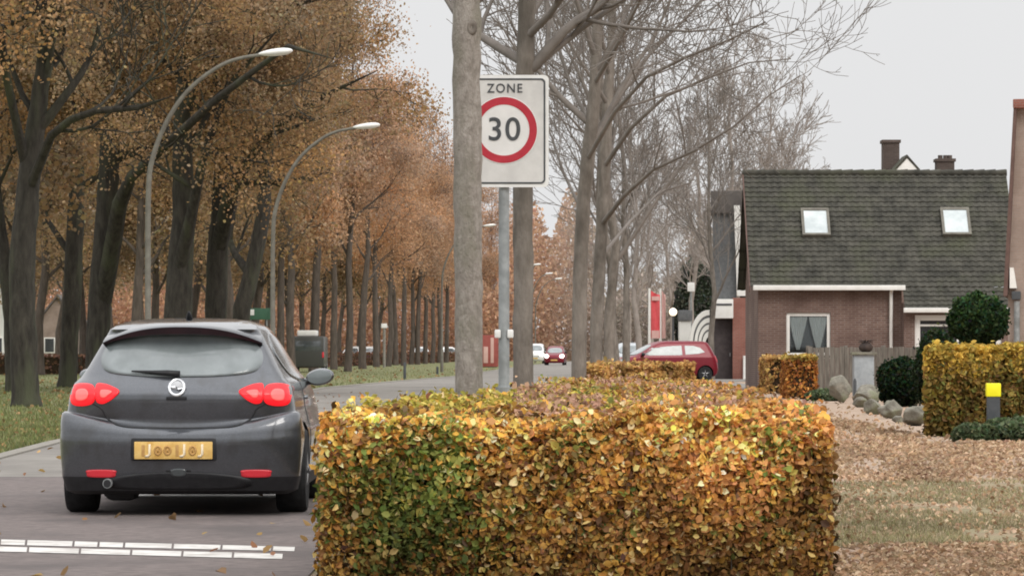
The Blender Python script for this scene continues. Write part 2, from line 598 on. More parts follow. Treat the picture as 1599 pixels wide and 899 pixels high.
def rowquads(cuts, ytop, ybot):
    qs = []
    for a, b in zip(cuts[:-1], cuts[1:]):
        p = [G(a + 2, ytop(a)), G(b - 1.5, ytop(b)), G(b - 2.5, ybot(b)), G(a + 1, ybot(a))]
        qs.append([(v.x, v.y) for v in p])
    return qs


q = rowquads([-75, 0, 41, 115, 154, 194, 270, 346, 425, 462], lambda x: 844.3 + x * .0255, lambda x: 852.6 + x * .022)
q += rowquads([-40, 44, 125, 205, 285, 364, 443], lambda x: 855.5 + x * .026, lambda x: 863.2 + x * .027)
marking(q)
marking([[(-3.35, 32.45), (-1.95, 32.2), (-1.95, 33.7), (-3.35, 34.0)]])


# ------------------------------------------------------------------ trees
def perp(d, rnd):
    r = Vector((rnd.gauss(0, 1), rnd.gauss(0, 1), rnd.gauss(0, 1)))
    r -= d * r.dot(d)
    return r.normalized()


def grow(rnd, p, d, length, r0, depth, spec, out, tips):
    """one branch and its children; spec: counts, spread, up, wig, ratio"""
    nseg = [7, 6, 5, 4, 3][min(depth, 4)]
    pts, rads = [Vector(p)], [r0]
    dd = Vector(d)
    for i in range(nseg):
        dd = (dd + perp(dd, rnd) * spec['wig'] * rnd.uniform(.4, 1.2) + Vector((0, 0, spec['up'] * (1 if depth < 2 else .5)))).normalized()
        pts.append(pts[-1] + dd * (length / nseg))
        rads.append(max(spec['rmin'], r0 * (1 - .86 * ((i + 1) / nseg))))
    out.append((pts, rads, depth))
    if depth >= len(spec['n']):
        tips.extend(pts[1:])
        return
    if depth >= len(spec['n']) - 1:
        tips.extend(pts[2:])
    k = spec['n'][depth]
    for j in range(k):
        t = spec['t0'] + (1 - spec['t0']) * (j + rnd.random()) / k
        f = t * nseg
        i = min(int(f), nseg - 1)
        q = pts[i].lerp(pts[i + 1], f - i)
        tang = (pts[i + 1] - pts[i]).normalized()
        ang = R(rnd.uniform(*spec['ang']))
        nd = (tang * math.cos(ang) + perp(tang, rnd) * math.sin(ang)).normalized()
        rr = rads[i] * (1 - (f - i)) + rads[i + 1] * (f - i)
        grow(rnd, q, nd, length * rnd.uniform(*spec['ratio']) * (1.15 - .5 * t), max(spec['rmin'], rr * rnd.uniform(.45, .7)), depth + 1, spec, out, tips)


def sample_path(path, t):
    f = t * (len(path) - 1)
    i = min(int(f), len(path) - 2)
    a, b = path[i], path[i + 1]
    k = f - i
    return Vector(a[0]).lerp(Vector(b[0]), k), a[1] * (1 - k) + b[1] * k, (Vector(b[0]) - Vector(a[0])).normalized()


def make_tree(name, label, cat, loc, path, spec, seed, barks, leaf=None, limbs=(), group=None, nlimb=12, lt=(.3, 1.0), llen=(3, 5), lang=(35, 65), az=None, trunk_sides=10):
    """path: local [(point, radius)]; limbs: hand placed [(point, radius)] lists"""
    rnd = random.Random(seed)
    rng = np.random.default_rng(seed)
    root = thing(name, label, cat, loc, group=group)
    tr = MB()
    fine = []
    for k in range(len(path) - 1):
        n = 4
        for i in range(n):
            a, b = path[k], path[k + 1]
            fine.append((Vector(a[0]).lerp(Vector(b[0]), i / n) + Vector((rnd.gauss(0, 1), rnd.gauss(0, 1), 0)) * a[1] * .035, (a[1] + (b[1] - a[1]) * i / n) * rnd.uniform(.97, 1.035)))
    fine.append((Vector(path[-1][0]), path[-1][1]))
    f0 = fine[0]
    root_flare = [(f0[0] + Vector((0, 0, -.15)), f0[1] * 1.25), (f0[0] + Vector((0, 0, .1)), f0[1] * 1.08)]
    fine = root_flare + fine[1:]
    tr.tube([p for p, r in fine], [r for p, r in fine], trunk_sides)
    out, tips = [], []
    for lb in limbs:
        pts = [Vector(p) for p, r in lb]
        rads = [r for p, r in lb]
        out.append((pts, rads, 0))
        for j in range(spec['n'][0] if len(spec['n']) else 0):
            t = .25 + .75 * (j + rnd.random()) / spec['n'][0]
            p, r, tang = sample_path(lb, t)
            ang = R(rnd.uniform(*spec['ang']))
            nd = (tang * math.cos(ang) + perp(tang, rnd) * math.sin(ang)).normalized()
            grow(rnd, p, nd, rnd.uniform(*llen) * .55, max(spec['rmin'], r * .55), 1, spec, out, tips)
    for j in range(nlimb):
        t = lt[0] + (lt[1] - lt[0]) * (j + rnd.random() * .9) / nlimb
        p, r, tang = sample_path(path, t)
        a = az(rnd, j) if az else (j * 2.4 + rnd.uniform(-.5, .5))
        ang = R(rnd.uniform(*lang))
        side = Vector((math.cos(a), math.sin(a), 0))
        nd = (tang * math.cos(ang) + side * math.sin(ang)).normalized()
        grow(rnd, p, nd, rnd.uniform(*llen) * (1.15 - .45 * t), r * rnd.uniform(.38, .6), 0, spec, out, tips)
    trunk = tr.build('trunk', barks[0], root, smooth='all', fix=False)
    br = MB()
    for pts, rads, dp in out:
        br.tube(pts, rads, [7, 5, 4, 3, 3][min(dp, 4)], cap=False)
    if leaf:
        br.build('branches', barks[0], root, smooth='all', fix=False)
        T = np.array([t[:] for t in tips])
        n = leaf['n']
        P = T[rng.integers(0, len(T), n)] + rng.normal(0, leaf['sig'], (n, 3)) * np.array([1, 1, .8])
        if 'zmin' in leaf:
            P = P[P[:, 2] > leaf['zmin'] + rng.normal(0, .6, len(P))]
        if leaf.get('clear'):
            wx = P[:, 0] + loc[0]
            P = P[~((wx > -9.0 + rng.normal(0, .35, len(P))) & (P[:, 2] < 9.5) & (P[:, 1] + loc[1] < 101))]
        if leaf.get('thin'):
            P = P[rng.random(len(P)) > np.clip((P[:, 2] - 10.5) / 8, 0, .86)]
        n = len(P)
        col = palette(rng, n, leaf['cols'], leaf['w'])
        mean = np.average(np.array(leaf['cols']), axis=0, weights=leaf['w'])
        col = col * .55 + mean * .45
        tone = vnoise(P, seed + 5, 1.3)
        hue = vnoise(P, seed + 9, .7) - .5
        col *= (.62 + .66 * tone)[:, None]
        col *= np.column_stack([1 + .25 * hue, 1 - .05 * hue, 1 - .5 * hue])
        col = np.clip(col, .01, .9)
        me = leaves_mesh('crown', P, rng.uniform(*leaf['size'], n), col, rng, aspect=.75)
        link('crown', me, M['leaf'], root)
    else:
        br.build('crown', barks[1], root, smooth='all', fix=False)
    return root


def pxpath(z, lst, base=None, depth_wob=0.0):
    """pixel rows to local points at a tree standing z metres away"""
    s = z / F
    b = Vector(((lst[0][0] - CX) * s, z, 0)) if base is None else base
    res = []
    for i, t in enumerate(lst):
        dy = t[3] if len(t) > 3 else 0
        zz = z + dy
        p = W(t[0], t[1], zz) - b
        res.append((p, t[2] * s / 2))
    if base is None:
        res[0] = (Vector((0, 0, 0)), res[0][1])
    return b, res


OAK = dict(n=[5, 4, 3], wig=.26, up=.07, rmin=.012, t0=.25, ang=(28, 65), ratio=(.45, .7))
OAKCOL = [(.36, .235, .135), (.45, .265, .14), (.28, .20, .13), (.48, .31, .155), (.37, .305, .14), (.55, .41, .28)]
near_leaf = dict(n=85000, sig=.42, clear=True, size=(.05, .115), cols=OAKCOL, w=[4, 3, 3, 2, 2, .7], zmin=3.6)
BARK = (M['bark_dark'], M['bark_dark'])

hand = [
    ('thick leaning oak with bare lower trunk at the left kerb grass', 83.3,
     [(42, 635, 44), (36, 560, 42), (34, 440, 42), (40, 330, 38), (52, 220, 32), (68, 110, 25), (80, -40, 20), (92, -200, 14), (96, -420, 6)],
     [[(44, 300, 18), (80, 212, 14, -1), (112, 186, 12, -2), (150, 173, 11, -2.5), (216, 168, 9, -3), (270, 150, 4, -4)],
      [(40, 260, 16), (10, 120, 13, -1), (0, 45, 12, -2), (50, 20, 9, -3), (110, -20, 5, -3)]], 11),
    ('slim dark oak half hidden behind the thick leaning oak', 112,
     [(19, 602, 20), (15, 500, 19), (8, 420, 20), (-6, 300, 17), (-15, 150, 13), (-18, -60, 8), (-20, -260, 3)], [], 12),
    ('upright dark oak just left of the twin stemmed oak', 125,
     [(105, 605, 30), (108, 540, 28), (113, 450, 29), (118, 350, 27), (120, 270, 23), (117, 150, 17), (115, 0, 12), (110, -220, 4)],
     [[(112, 400, 12), (75, 345, 8, 1), (60, 310, 7, 2), (30, 290, 4, 3)]], 13),
    ('twin stemmed dark oak spreading in a V above the grey hatchback', 110,
     [(150, 613, 38), (154, 500, 36), (160, 400, 34), (168, 300, 33), (172, 210, 32), (178, 100, 23), (182, -60, 15), (184, -280, 4)],
     [[(160, 470, 30), (176, 380, 28, -1), (186, 320, 25, -2), (206, 275, 17, -3), (247, 238, 15, -6), (300, 190, 13, -8), (345, 150, 11, -9), (395, 112, 9, -10), (450, 72, 7, -11), (520, 92, 3, -12)]], 14),
    ('broad dark oak straight above the grey hatchback roof', 105,
     [(273, 616, 46), (277, 500, 44), (282, 420, 40), (286, 340, 35), (286, 260, 33), (284, 170, 25), (290, 60, 18), (295, -80, 12), (300, -300, 4)],
     [[(278, 430, 26), (300, 330, 18, -1), (318, 240, 14, -2), (360, 130, 9, -3), (440, 40, 5, -4)]], 15),
    ('dark forked oak with one limb leaning far over the road', 112,
     [(337, 612, 34), (337, 480, 34), (340, 400, 34), (343, 330, 27), (344, 250, 20), (342, 160, 15), (345, 20, 10), (348, -220, 4)],
     [[(341, 390, 28), (356, 320, 28, -1), (368, 285, 22, -2), (402, 235, 16, -4), (440, 192, 11, -6), (505, 150, 8, -8), (590, 110, 4, -9)],
      [(344, 260, 12), (330, 140, 10, -3), (375, 60, 10, -5), (430, 22, 8, -6), (480, 3, 6, -7), (540, -10, 3, -8)]], 16),
    ('dark oak leaning right beside the nearer curved lamp post', 130,
     [(374, 603, 30), (378, 480, 27), (394, 420, 25), (412, 330, 22), (416, 280, 18), (421, 200, 14), (426, 60, 9), (428, -150, 3)],
     [[(392, 430, 16), (366, 395, 11, 1), (350, 350, 9, 2), (342, 270, 5, 3)]], 17),
]
for lb, z, pl, lims, sd in hand:
    b, pth = pxpath(z, pl)
    ls = [pxpath(z, l, base=b)[1] for l in lims]
    ls = [l[:-1] + [(l[-1][0], l[-1][1] * .3)] for l in ls]
    make_tree('oak_tree', lb, 'oak tree', b, pth, OAK, sd, BARK, near_leaf, ls, nlimb=13, lt=(.5, .98), llen=(3.2, 5.2), trunk_sides=14)


# straight row oaks: three prototypes, copied
def proto_path(rnd, h, r):
    x = y = 0
    res = []
    for i in range(8):
        t = i / 7
        res.append((Vector((x, y, h * t)), r * (1 - .88 * t ** 1.1)))
        x += rnd.gauss(0, .14)
        y += rnd.gauss(0, .14)
    return res


ORD = ['first', 'second', 'third', 'fourth', 'fifth', 'sixth', 'seventh', 'eighth', 'ninth', 'tenth', 'eleventh', 'twelfth', 'thirteenth', 'fourteenth', 'fifteenth', 'sixteenth', 'seventeenth', 'eighteenth', 'nineteenth', 'twentieth']
rowA = [(437, 583, 12), (456, 585, 13), (490, 580, 17), (521, 577, 12), (543, 580, 13), (566, 576, 13), (588, 573, 11), (607, 572, 10), (618, 570, 8), (630, 571, 9),
        (642, 569, 7), (652, 569, 7), (664, 568, 7), (675, 567, 6), (686, 566.5, 6), (697, 566, 6), (724, 564, 5), (748, 562.5, 5), (768, 561.5, 5)]
ORANGE = [(.58, .34, .20), (.52, .31, .19), (.45, .29, .19), (.62, .41, .25), (.50, .37, .25)]
prot = []
rr = random.Random(4)
row_leaf = dict(thin=True, n=36000, sig=.5, size=(.08, .19), cols=ORANGE, w=[3, 3, 2, 1.2, 1], zmin=4.7)
wood_leaf = dict(n=24000, sig=.6, size=(.10, .24), cols=OAKCOL, w=[4, 2, 4, 1, 2, 1], zmin=3.0)


def group_label(i):
    return f'straight roadside oak with orange crown, {ORD[i]} trunk to the right of the second lamp post'


nrow = 0
for i, (px, py, wd) in enumerate(rowA):
    p = G(px, py)
    lab = group_label(i)
    sz = min(1.25, max(.8, wd * p.y / F / .56))
    if i < 3:
        o = make_tree('oak_tree', lab, 'oak tree', p, proto_path(rr, 18.5, .27), OAK, 40 + i, (M['bark_hazed'], M['bark_hazed']), row_leaf, group='oaks in the row along the road',
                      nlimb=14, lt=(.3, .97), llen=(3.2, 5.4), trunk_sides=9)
        prot.append(o)
        o.scale = (sz, sz, 1)
        o.rotation_euler[2] = rr.uniform(0, 6.28)
    else:
        copy_tree(prot[i % 3], p, rr.uniform(0, 6.28), (sz, sz, rr.uniform(.84, 1.1)), lab)

# oaks deeper in the wood
WOODLAB = 'brown leaved oak standing deep in the wood behind the front trunks'
deep = []
for k, (px, z) in enumerate([(212, 170), (62, 185), (362, 175), (-40, 120), (-90, 150), (20, 210), (130, 200), (175, 235), (245, 195), (300, 215), (330, 250), (395, 205), (415, 260),
                             (92, 260), (-20, 280), (150, 300), (225, 290), (275, 320), (350, 330), (385, 300), (455, 260), (470, 320), (505, 300), (530, 350), (560, 330), (590, 370), (40, 330), (-110, 230)]):
    p = Vector(((px - CX) * z / F, z, 0))
    if k < 2:
        o = make_tree('oak_tree', WOODLAB, 'oak tree', p, proto_path(rr, 17.5, .25), OAK, 60 + k, (M['bark_hazed'], M['bark_hazed']), wood_leaf, group='oaks deep in the wood',
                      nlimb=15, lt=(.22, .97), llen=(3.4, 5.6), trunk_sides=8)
        deep.append(o)
    else:
        copy_tree(deep[k % 2], p, rr.uniform(0, 6.28), (rr.uniform(.9, 1.15),) * 2 + (rr.uniform(.88, 1.1),))

# bare trees by the hedge
BARE = dict(n=[6, 6, 3], wig=.17, up=.09, rmin=.0045, t0=.18, ang=(22, 52), ratio=(.45, .68))
BG = (M['bark_grey'], M['twig'])
BM_ = (M['bark_mid'], M['twig'])
b, pth = pxpath(25.5, [(733, 600, 44), (732, 500, 43), (731, 400, 43), (730, 300, 44), (729.5, 200, 44), (729, 100, 43), (729, 45, 46), (728, -20, 41), (726, -300, 34), (724, -700, 22), (722, -1100, 8)])
o = make_tree('street_tree', 'pale grey bare trunk standing in front of the speed limit sign', 'tree', b, pth, BARE, 21, BG, nlimb=8, lt=(.62, .98), llen=(2.0, 3.0), trunk_sides=20)
kn = MB()
kc = W(737, 45, 25.5) - b
kn.lathe([(.03, -.02), (.036, 0), (.026, .016), (.012, .008), (.004, .0)], 14, (kc.x, kc.y - .088, kc.z), 'y')
for v in range(len(kn.v)):
    x, y, z = kn.v[v]
    kn.v[v] = (x, 2 * (kc.y - .088) - y, (z - kc.z) * 1.5 + kc.z)
kn.build('knot', M['bark_mid'], o, smooth='all')
b, pth = pxpath(33, [(817, 608, 33), (817, 500, 31), (817, 400, 31), (816, 300, 31), (818, 200, 30), (820, 110, 29), (822, 40, 27), (824, -60, 26), (826, -350, 20), (828, -800, 9)])
lim = pxpath(33, [(822, 112, 20), (838, 100, 19), (858, 74, 17), (882, 48, 15), (905, 30, 14), (932, 14, 12), (975, -30, 9), (1040, -90, 5)], base=b)[1]
make_tree('street_tree', 'bare grey trunk behind the sign with one limb rising to the right', 'tree', b, pth, BARE, 22, BM_, limbs=[lim], nlimb=9, lt=(.52, .97), llen=(2.0, 3.2), trunk_sides=18)


def rightish(rnd, j):
    return rnd.choice([0, 0, 0, math.pi, .6, -.6, 1.5, -1.5, 2.6, -2.6]) + rnd.uniform(-.5, .5)


b, pth = pxpath(46, [(903, 590, 25), (905, 500, 23), (907, 400, 22), (911, 320, 22), (919, 240, 22), (927, 170, 20), (931, 90, 17), (933, 0, 14), (937, -150, 10), (940, -400, 4)])
lims = [pxpath(46, [(t[0], t[1], t[2] * .78, *t[3:]) for t in l], base=b)[1] for l in (
    [(917, 250, 10), (960, 175, 9, -1), (1010, 120, 7, -2), (1070, 90, 6, -3), (1140, 62, 4, -3), (1195, 35, 3, -4)],
    [(924, 200, 10), (890, 130, 8, 1), (868, 60, 6, 1), (850, -20, 4, 2)],
    [(909, 330, 8), (880, 270, 6, 1), (862, 215, 4, 1), (835, 150, 3, 2)],
    [(929, 130, 10), (970, 60, 8, -1), (1010, -20, 5, -2)])]
make_tree('street_tree', 'bare tree right of the sign with limbs fanning over the hedge', 'tree', b, pth, BARE, 23, BM_, limbs=lims, nlimb=10, lt=(.45, .97), llen=(1.8, 3.0), lang=(25, 50), az=rightish, trunk_sides=14)
b, pth = pxpath(62, [(929, 585, 20), (932, 500, 19), (937, 400, 19), (941, 320, 19), (945, 240, 18), (950, 150, 16), (955, 60, 13), (958, -60, 10), (960, -300, 4)])
lims = [pxpath(62, [(t[0], t[1], t[2] * .74, *t[3:]) for t in l], base=b)[1] for l in (
    [(940, 350, 12), (975, 305, 9, -1), (1020, 265, 7, -2), (1085, 235, 6, -3), (1145, 198, 4, -4), (1200, 150, 3, -4), (1250, 118, 2.2, -4)],
    [(944, 260, 11), (985, 200, 9, -1), (1040, 150, 7, -2), (1110, 120, 5, -2), (1170, 98, 3, -3), (1235, 92, 2.2, -3)],
    [(948, 180, 10), (1000, 100, 7, 1), (1080, 20, 5, 1), (1150, -60, 3, 1)],
    [(939, 400, 9), (985, 345, 7, 1), (1030, 300, 5, 2), (1080, 285, 3, 2)])]
make_tree('street_tree', 'bare tree whose long thin limbs reach right toward the sky above the roof', 'tree', b, pth, BARE, 24, BM_, limbs=lims, nlimb=9, lt=(.45, .97), llen=(2.4, 3.8), lang=(25, 50), az=rightish, trunk_sides=12)
far_bare = []
BAREF = dict(n=[6, 5, 3], wig=.17, up=.085, rmin=.012, t0=.2, ang=(22, 50), ratio=(.48, .7))
for k in range(2):
    pass
FB = [(952, 92, 1.0), (966, 112, 1.0), (978, 140, 1.05), (1000, 185, 1.0), (1022, 230, 1.0), (1048, 270, 1.05),
      (1111, 158, .95), (1130, 175, 1.05), (1175, 190, 1.1), (1215, 205, 1.0), (1250, 190, .8), (1080, 210, 1.05), (985, 300, 1.0), (1070, 330, 1.1), (940, 330, 1.0)]
fl = ['slender bare tree next along the road hedge, trunk touching the branchy one', 'thin bare tree in the hedge row before the red banner',
      'thin bare tree in the hedge row behind its slimmer neighbours', 'small bare tree beyond the red banner', 'small bare tree farther down the road past the banner',
      'far bare tree above the globe lamp', 'dark trunked bare tree at the corner of the neighbouring house', 'pale bare tree rising just left of the big roof',
      'pale bare tree with wide crown above the left end of the big roof', 'pale bare tree behind the ridge, crown against the sky', 'lowest pale bare tree behind the roof ridge',
      'pale bare tree behind the neighbouring house']
FBL = 'faint bare tree in the haze at the end of the road'
for k, (px, z, s) in enumerate(FB):
    p = Vector(((px - CX) * z / F, z, 0))
    lab = fl[k] if k < len(fl) else FBL
    grp = 'bare trees at the road end' if k >= len(fl) else 'bare trees along the hedge side'
    if k < 2 or k in (3, 4):
        far = k > 2
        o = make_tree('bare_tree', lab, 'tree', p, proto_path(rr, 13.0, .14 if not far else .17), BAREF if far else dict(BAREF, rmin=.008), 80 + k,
                      (M['twig_hazed'], M['twig_hazed']) if far else BM_, nlimb=14, lt=(.24, .97), llen=(2.6, 4.2), lang=(28, 52), group=grp, trunk_sides=9)
        far_bare.append(o)
        o.scale = (s, s, s)
    else:
        src = far_bare[k % 2] if k < 3 or k == 6 else far_bare[2 + k % 2]
        copy_tree(src, p, rr.uniform(0, 6.28), s, lab, grp)

# far-off wood closing the view: one mass
rng = np.random.default_rng(9)
n = 170000
X = rng.uniform(-62, 42, n)
Y = rng.uniform(400, 455, n)
top = 13 + 4 * np.sin(X * .35) + 2.5 * np.sin(X * .93 + 1) + 1.5 * np.sin(X * 2.1 + 2)
top = np.where(X > 9, top * .8, top)
Z = top * rng.uniform(0, 1, n) ** 1.15
P = np.stack([X, Y, Z], 1)
left = np.clip((10 - X) / 8, 0, 1)[:, None]
col = palette(rng, n, [(.50, .30, .19), (.42, .25, .17), (.56, .37, .25)], [3, 2, 2]) * left + palette(rng, n, [(.38, .32, .27), (.32, .28, .24), (.43, .37, .32)], [2, 2, 1]) * (1 - left)  # leaf colours lifted to carry the haze of distance
low = np.clip(1 - Z / 5, 0, 1)[:, None]
col = col * (.75 + .45 * vnoise(P, 3, .35))[:, None] * (1 - .15 * low)
me = leaves_mesh('woodland', P, rng.uniform(.28, .62, n), col, rng, aspect=.6)
tag(link('woodland', me, M['leaf']), 'hazy brown autumn wood closing the end of the road', kind='stuff')


# ------------------------------------------------------------------ hedges and bushes
def poly_inside(poly, x, y):
    ins = np.zeros(len(x), bool)
    n = len(poly)
    for i in range(n):
        x0, y0 = poly[i]
        x1, y1 = poly[(i + 1) % n]
        c = ((y0 > y) != (y1 > y)) & (x < (x1 - x0) * (y - y0) / (y1 - y0 + 1e-12) + x0)
        ins ^= c
    return ins


def hedge(name, label, poly, h, n_side, n_top, size, colfn, seed, group=None, rough=.05, core_in=.08, cat='hedge', side_pick=None):
    rng = np.random.default_rng(seed)
    cxm = sum(p[0] for p in poly) / len(poly)
    cym = sum(p[1] for p in poly) / len(poly)
    root = thing(name, label, cat, (cxm, cym, 0), group=group)
    Ps, Ns = [], []
    per = [math.dist(poly[i], poly[(i + 1) % len(poly)]) for i in range(len(poly))]
    wts = np.array(per)
    if side_pick:
        wts = wts * np.array(side_pick)
    wts = wts / wts.sum()
    for i in range(len(poly)):
        a, b = np.array(poly[i]), np.array(poly[(i + 1) % len(poly)])
        k = int(n_side * wts[i])
        t = rng.random(k)
        q = a + (b - a) * t[:, None]
        d = (b - a) / (np.linalg.norm(b - a) + 1e-9)
        nrm = np.array([d[1], -d[0]])
        if (q.mean(0) + nrm * .05 - np.array([cxm, cym])) @ nrm < 0:
            nrm = -nrm
        z = rng.random(k) ** .95 * h
        P3 = np.column_stack([q, z])
        bulge = (vnoise(P3, seed + 1, 4.0) - .5) * rough * 2
        dep = np.abs(rng.normal(0, .055, k))
        # rounded upper edge, a few shoots standing proud
        edge = np.clip((z - (h - .12)) / .12, 0, 1) ** 2 * .06
        shoot = (rng.random(k) < .012) * rng.uniform(0, .06, k)
        P3[:, :2] += nrm * (bulge - dep - edge + shoot)[:, None]
        Ps.append(P3)
        Ns.append(np.tile(np.array([nrm[0], nrm[1], .35]), (k, 1)))
    xs = [p[0] for p in poly]
    ys = [p[1] for p in poly]
    m = n_top * 4
    # nearer tops get more leaves
    u = rng.random(m) ** 1.6
    X = rng.uniform(min(xs), max(xs), m)
    Y = min(ys) + (max(ys) - min(ys)) * u
    ok = poly_inside(poly, X, Y)
    X, Y = X[ok][:n_top], Y[ok][:n_top]
    P3 = np.column_stack([X, Y, np.full(len(X), h)])
    P3[:, 2] += (vnoise(P3, seed + 2, 3.0) - .5) * rough * 2.2 - np.abs(rng.normal(0, .04, len(X))) + (rng.random(len(X)) < .02) * rng.uniform(0, .09, len(X))
    Ps.append(P3)
    Ns.append(np.tile(np.array([0, -.3, 1.0]), (len(X), 1)))
    P = np.concatenate(Ps)
    N = np.concatenate(Ns)
    col = colfn(rng, P)
    P = P - np.array([cxm, cym, 0])
    me = leaves_mesh('foliage', P, rng.uniform(*size, len(P)), col, rng, N, .45, aspect=.66, fold=.22)
    link('foliage', me, M['leaf_hedge'], root)
    # dark woody inside, thin shoots standing out of the clipped faces
    tw = MB()
    rt = random.Random(seed)
    for k in range(int(n_top / 150)):
        i = rt.randrange(len(P))
        p = Vector(P[i])
        q = p + Vector((rt.gauss(0, .03), rt.gauss(0, .03), rt.uniform(.01, .07)))
        tw.tube([p - Vector((0, 0, .08)), p, q], [.003, .0025, .0012], 3, cap=False)
    tag(tw.build('shoots', M['bark_dark'], root, fix=False), kind='stuff')
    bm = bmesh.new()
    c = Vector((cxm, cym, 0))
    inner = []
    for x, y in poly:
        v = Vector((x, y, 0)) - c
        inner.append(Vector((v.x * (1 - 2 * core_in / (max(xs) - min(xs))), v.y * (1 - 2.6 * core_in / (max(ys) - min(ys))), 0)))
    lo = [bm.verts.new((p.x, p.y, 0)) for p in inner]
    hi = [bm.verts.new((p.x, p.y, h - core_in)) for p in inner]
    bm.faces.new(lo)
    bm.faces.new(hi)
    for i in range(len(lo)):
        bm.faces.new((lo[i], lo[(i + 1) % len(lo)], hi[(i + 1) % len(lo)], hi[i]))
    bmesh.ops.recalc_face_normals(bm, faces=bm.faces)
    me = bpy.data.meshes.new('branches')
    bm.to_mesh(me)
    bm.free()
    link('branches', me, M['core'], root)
    return root


GOLD = [(.56, .31, .07), (.46, .225, .06), (.68, .49, .18), (.26, .135, .05), (.50, .38, .11), (.13, .07, .03), (.80, .62, .34)]
GREEN = [(.19, .23, .055), (.12, .16, .04), (.30, .31, .08), (.44, .37, .09)]


def col_front(rng, P):
    n = len(P)
    s = F / P[:, 1]
    px = CX + P[:, 0] * s
    gold = palette(rng, n, GOLD, [4, 3.4, 2.2, 2.2, 1.6, 1.8, .7])
    green = palette(rng, n, GREEN, [4, 3, 2, 1])
    nz = vnoise(P * np.array([1, .3, 1]), 33, 3.2)
    # green patch in the face near the road end, gold elsewhere
    g = np.exp(-(((P[:, 0] + .50) / .52) ** 2 + ((P[:, 2] - .52) / .34) ** 2)) * 1.3 + (nz - .56) * .95
    face = (P[:, 1] < 19.2)
    g = np.where(face, g, .05 + (nz - .55))
    pick = rng.random(n) < np.clip(g, 0.02, .85)
    col = np.where(pick[:, None], green, gold)
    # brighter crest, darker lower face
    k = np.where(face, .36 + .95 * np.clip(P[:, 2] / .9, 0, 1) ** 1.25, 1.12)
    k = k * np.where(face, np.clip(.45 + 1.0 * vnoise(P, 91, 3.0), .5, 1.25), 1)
    gap_shade = vnoise(P, 71, 7.0)  # shade of gaps in the foliage, darkened into the leaf colours
    k = k * np.where(face, np.clip(-.1 + 2.0 * gap_shade, .2, 1.5), np.clip(.6 + .75 * gap_shade, .5, 1.3))
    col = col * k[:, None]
    # rusty drift at the far right and along the foot
    rust = np.clip((P[:, 0] + .1) / 1.3, 0, 1) * .62 * np.clip(.3 + 1.2 * vnoise(P, 55, 2.5), 0, 1.1) + np.clip((.22 - P[:, 2]) / .2, 0, 1) * .35
    rp = rng.random(n) < rust
    col = np.where(rp[:, None], palette(rng, n, [(.44, .215, .075), (.52, .28, .09), (.34, .155, .06)], [3, 2, 2]) * k[:, None], col)
    # yellow-green back edge of the top
    back = (~face) & (P[:, 1] > 20)
    yb = rng.random(n) < np.clip(.75 - .5 * (P[:, 0] + .2), .15, .8)
    col = np.where((back & yb)[:, None], palette(rng, n, [(.46, .38, .07), (.55, .44, .10), (.34, .30, .06)], [2, 2, 2]), col)
    pk = (~face) & (vnoise(P * np.array([1, .25, 1]), 5, 3.0) > .50) & (P[:, 0] > .0)
    col = np.where((pk & (rng.random(n) < .7))[:, None], palette(rng, n, [(.52, .31, .21), (.43, .25, .17), (.6, .40, .25)], [2, 1, 1]), col)
    return np.clip(col, .006, .9)


FH = [(-.92, 18.46), (1.54, 18.46), (1.62, 22), (2.0, 38), (.62, 40.5), (-.3, 29.5), (-.95, 20.3)]
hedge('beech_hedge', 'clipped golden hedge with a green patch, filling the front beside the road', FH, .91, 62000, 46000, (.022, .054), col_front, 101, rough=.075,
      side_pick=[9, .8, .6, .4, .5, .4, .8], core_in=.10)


def col_rusty(rng, P):
    n = len(P)
    c = palette(rng, n, [(.52, .31, .11), (.44, .24, .09), (.60, .42, .15), (.33, .17, .07)], [3, 3, 2, 2])
    return c * np.clip(.5 + 1.1 * vnoise(P, 8, 5.0), .35, 1.25)[:, None]


def col_orange(rng, P):
    n = len(P)
    c = palette(rng, n, [(.48, .20, .05), (.40, .15, .045), (.55, .29, .08), (.28, .11, .04)], [3, 3, 2, 2])
    t = palette(rng, n, [(.50, .38, .10), (.45, .33, .09)], [1, 1])
    c = np.where(((P[:, 2] > .98) & (rng.random(n) < .8))[:, None], t, c)
    return c * np.clip(.5 + .9 * vnoise(P, 8, 5.0), .4, 1.2)[:, None]


def col_olive(rng, P):
    n = len(P)
    c = palette(rng, n, [(.34, .21, .055), (.25, .17, .045), (.28, .23, .06), (.18, .10, .03), (.18, .19, .05)], [3, 3, 2, 2, 2])
    t = palette(rng, n, [(.62, .42, .09), (.54, .36, .07), (.48, .38, .08)], [2, 2, 1])
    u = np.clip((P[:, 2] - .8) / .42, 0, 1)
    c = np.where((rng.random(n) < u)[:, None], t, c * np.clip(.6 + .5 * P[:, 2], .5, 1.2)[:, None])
    return c * np.clip(.45 + .95 * vnoise(P, 18, 4.5), .4, 1.2)[:, None]


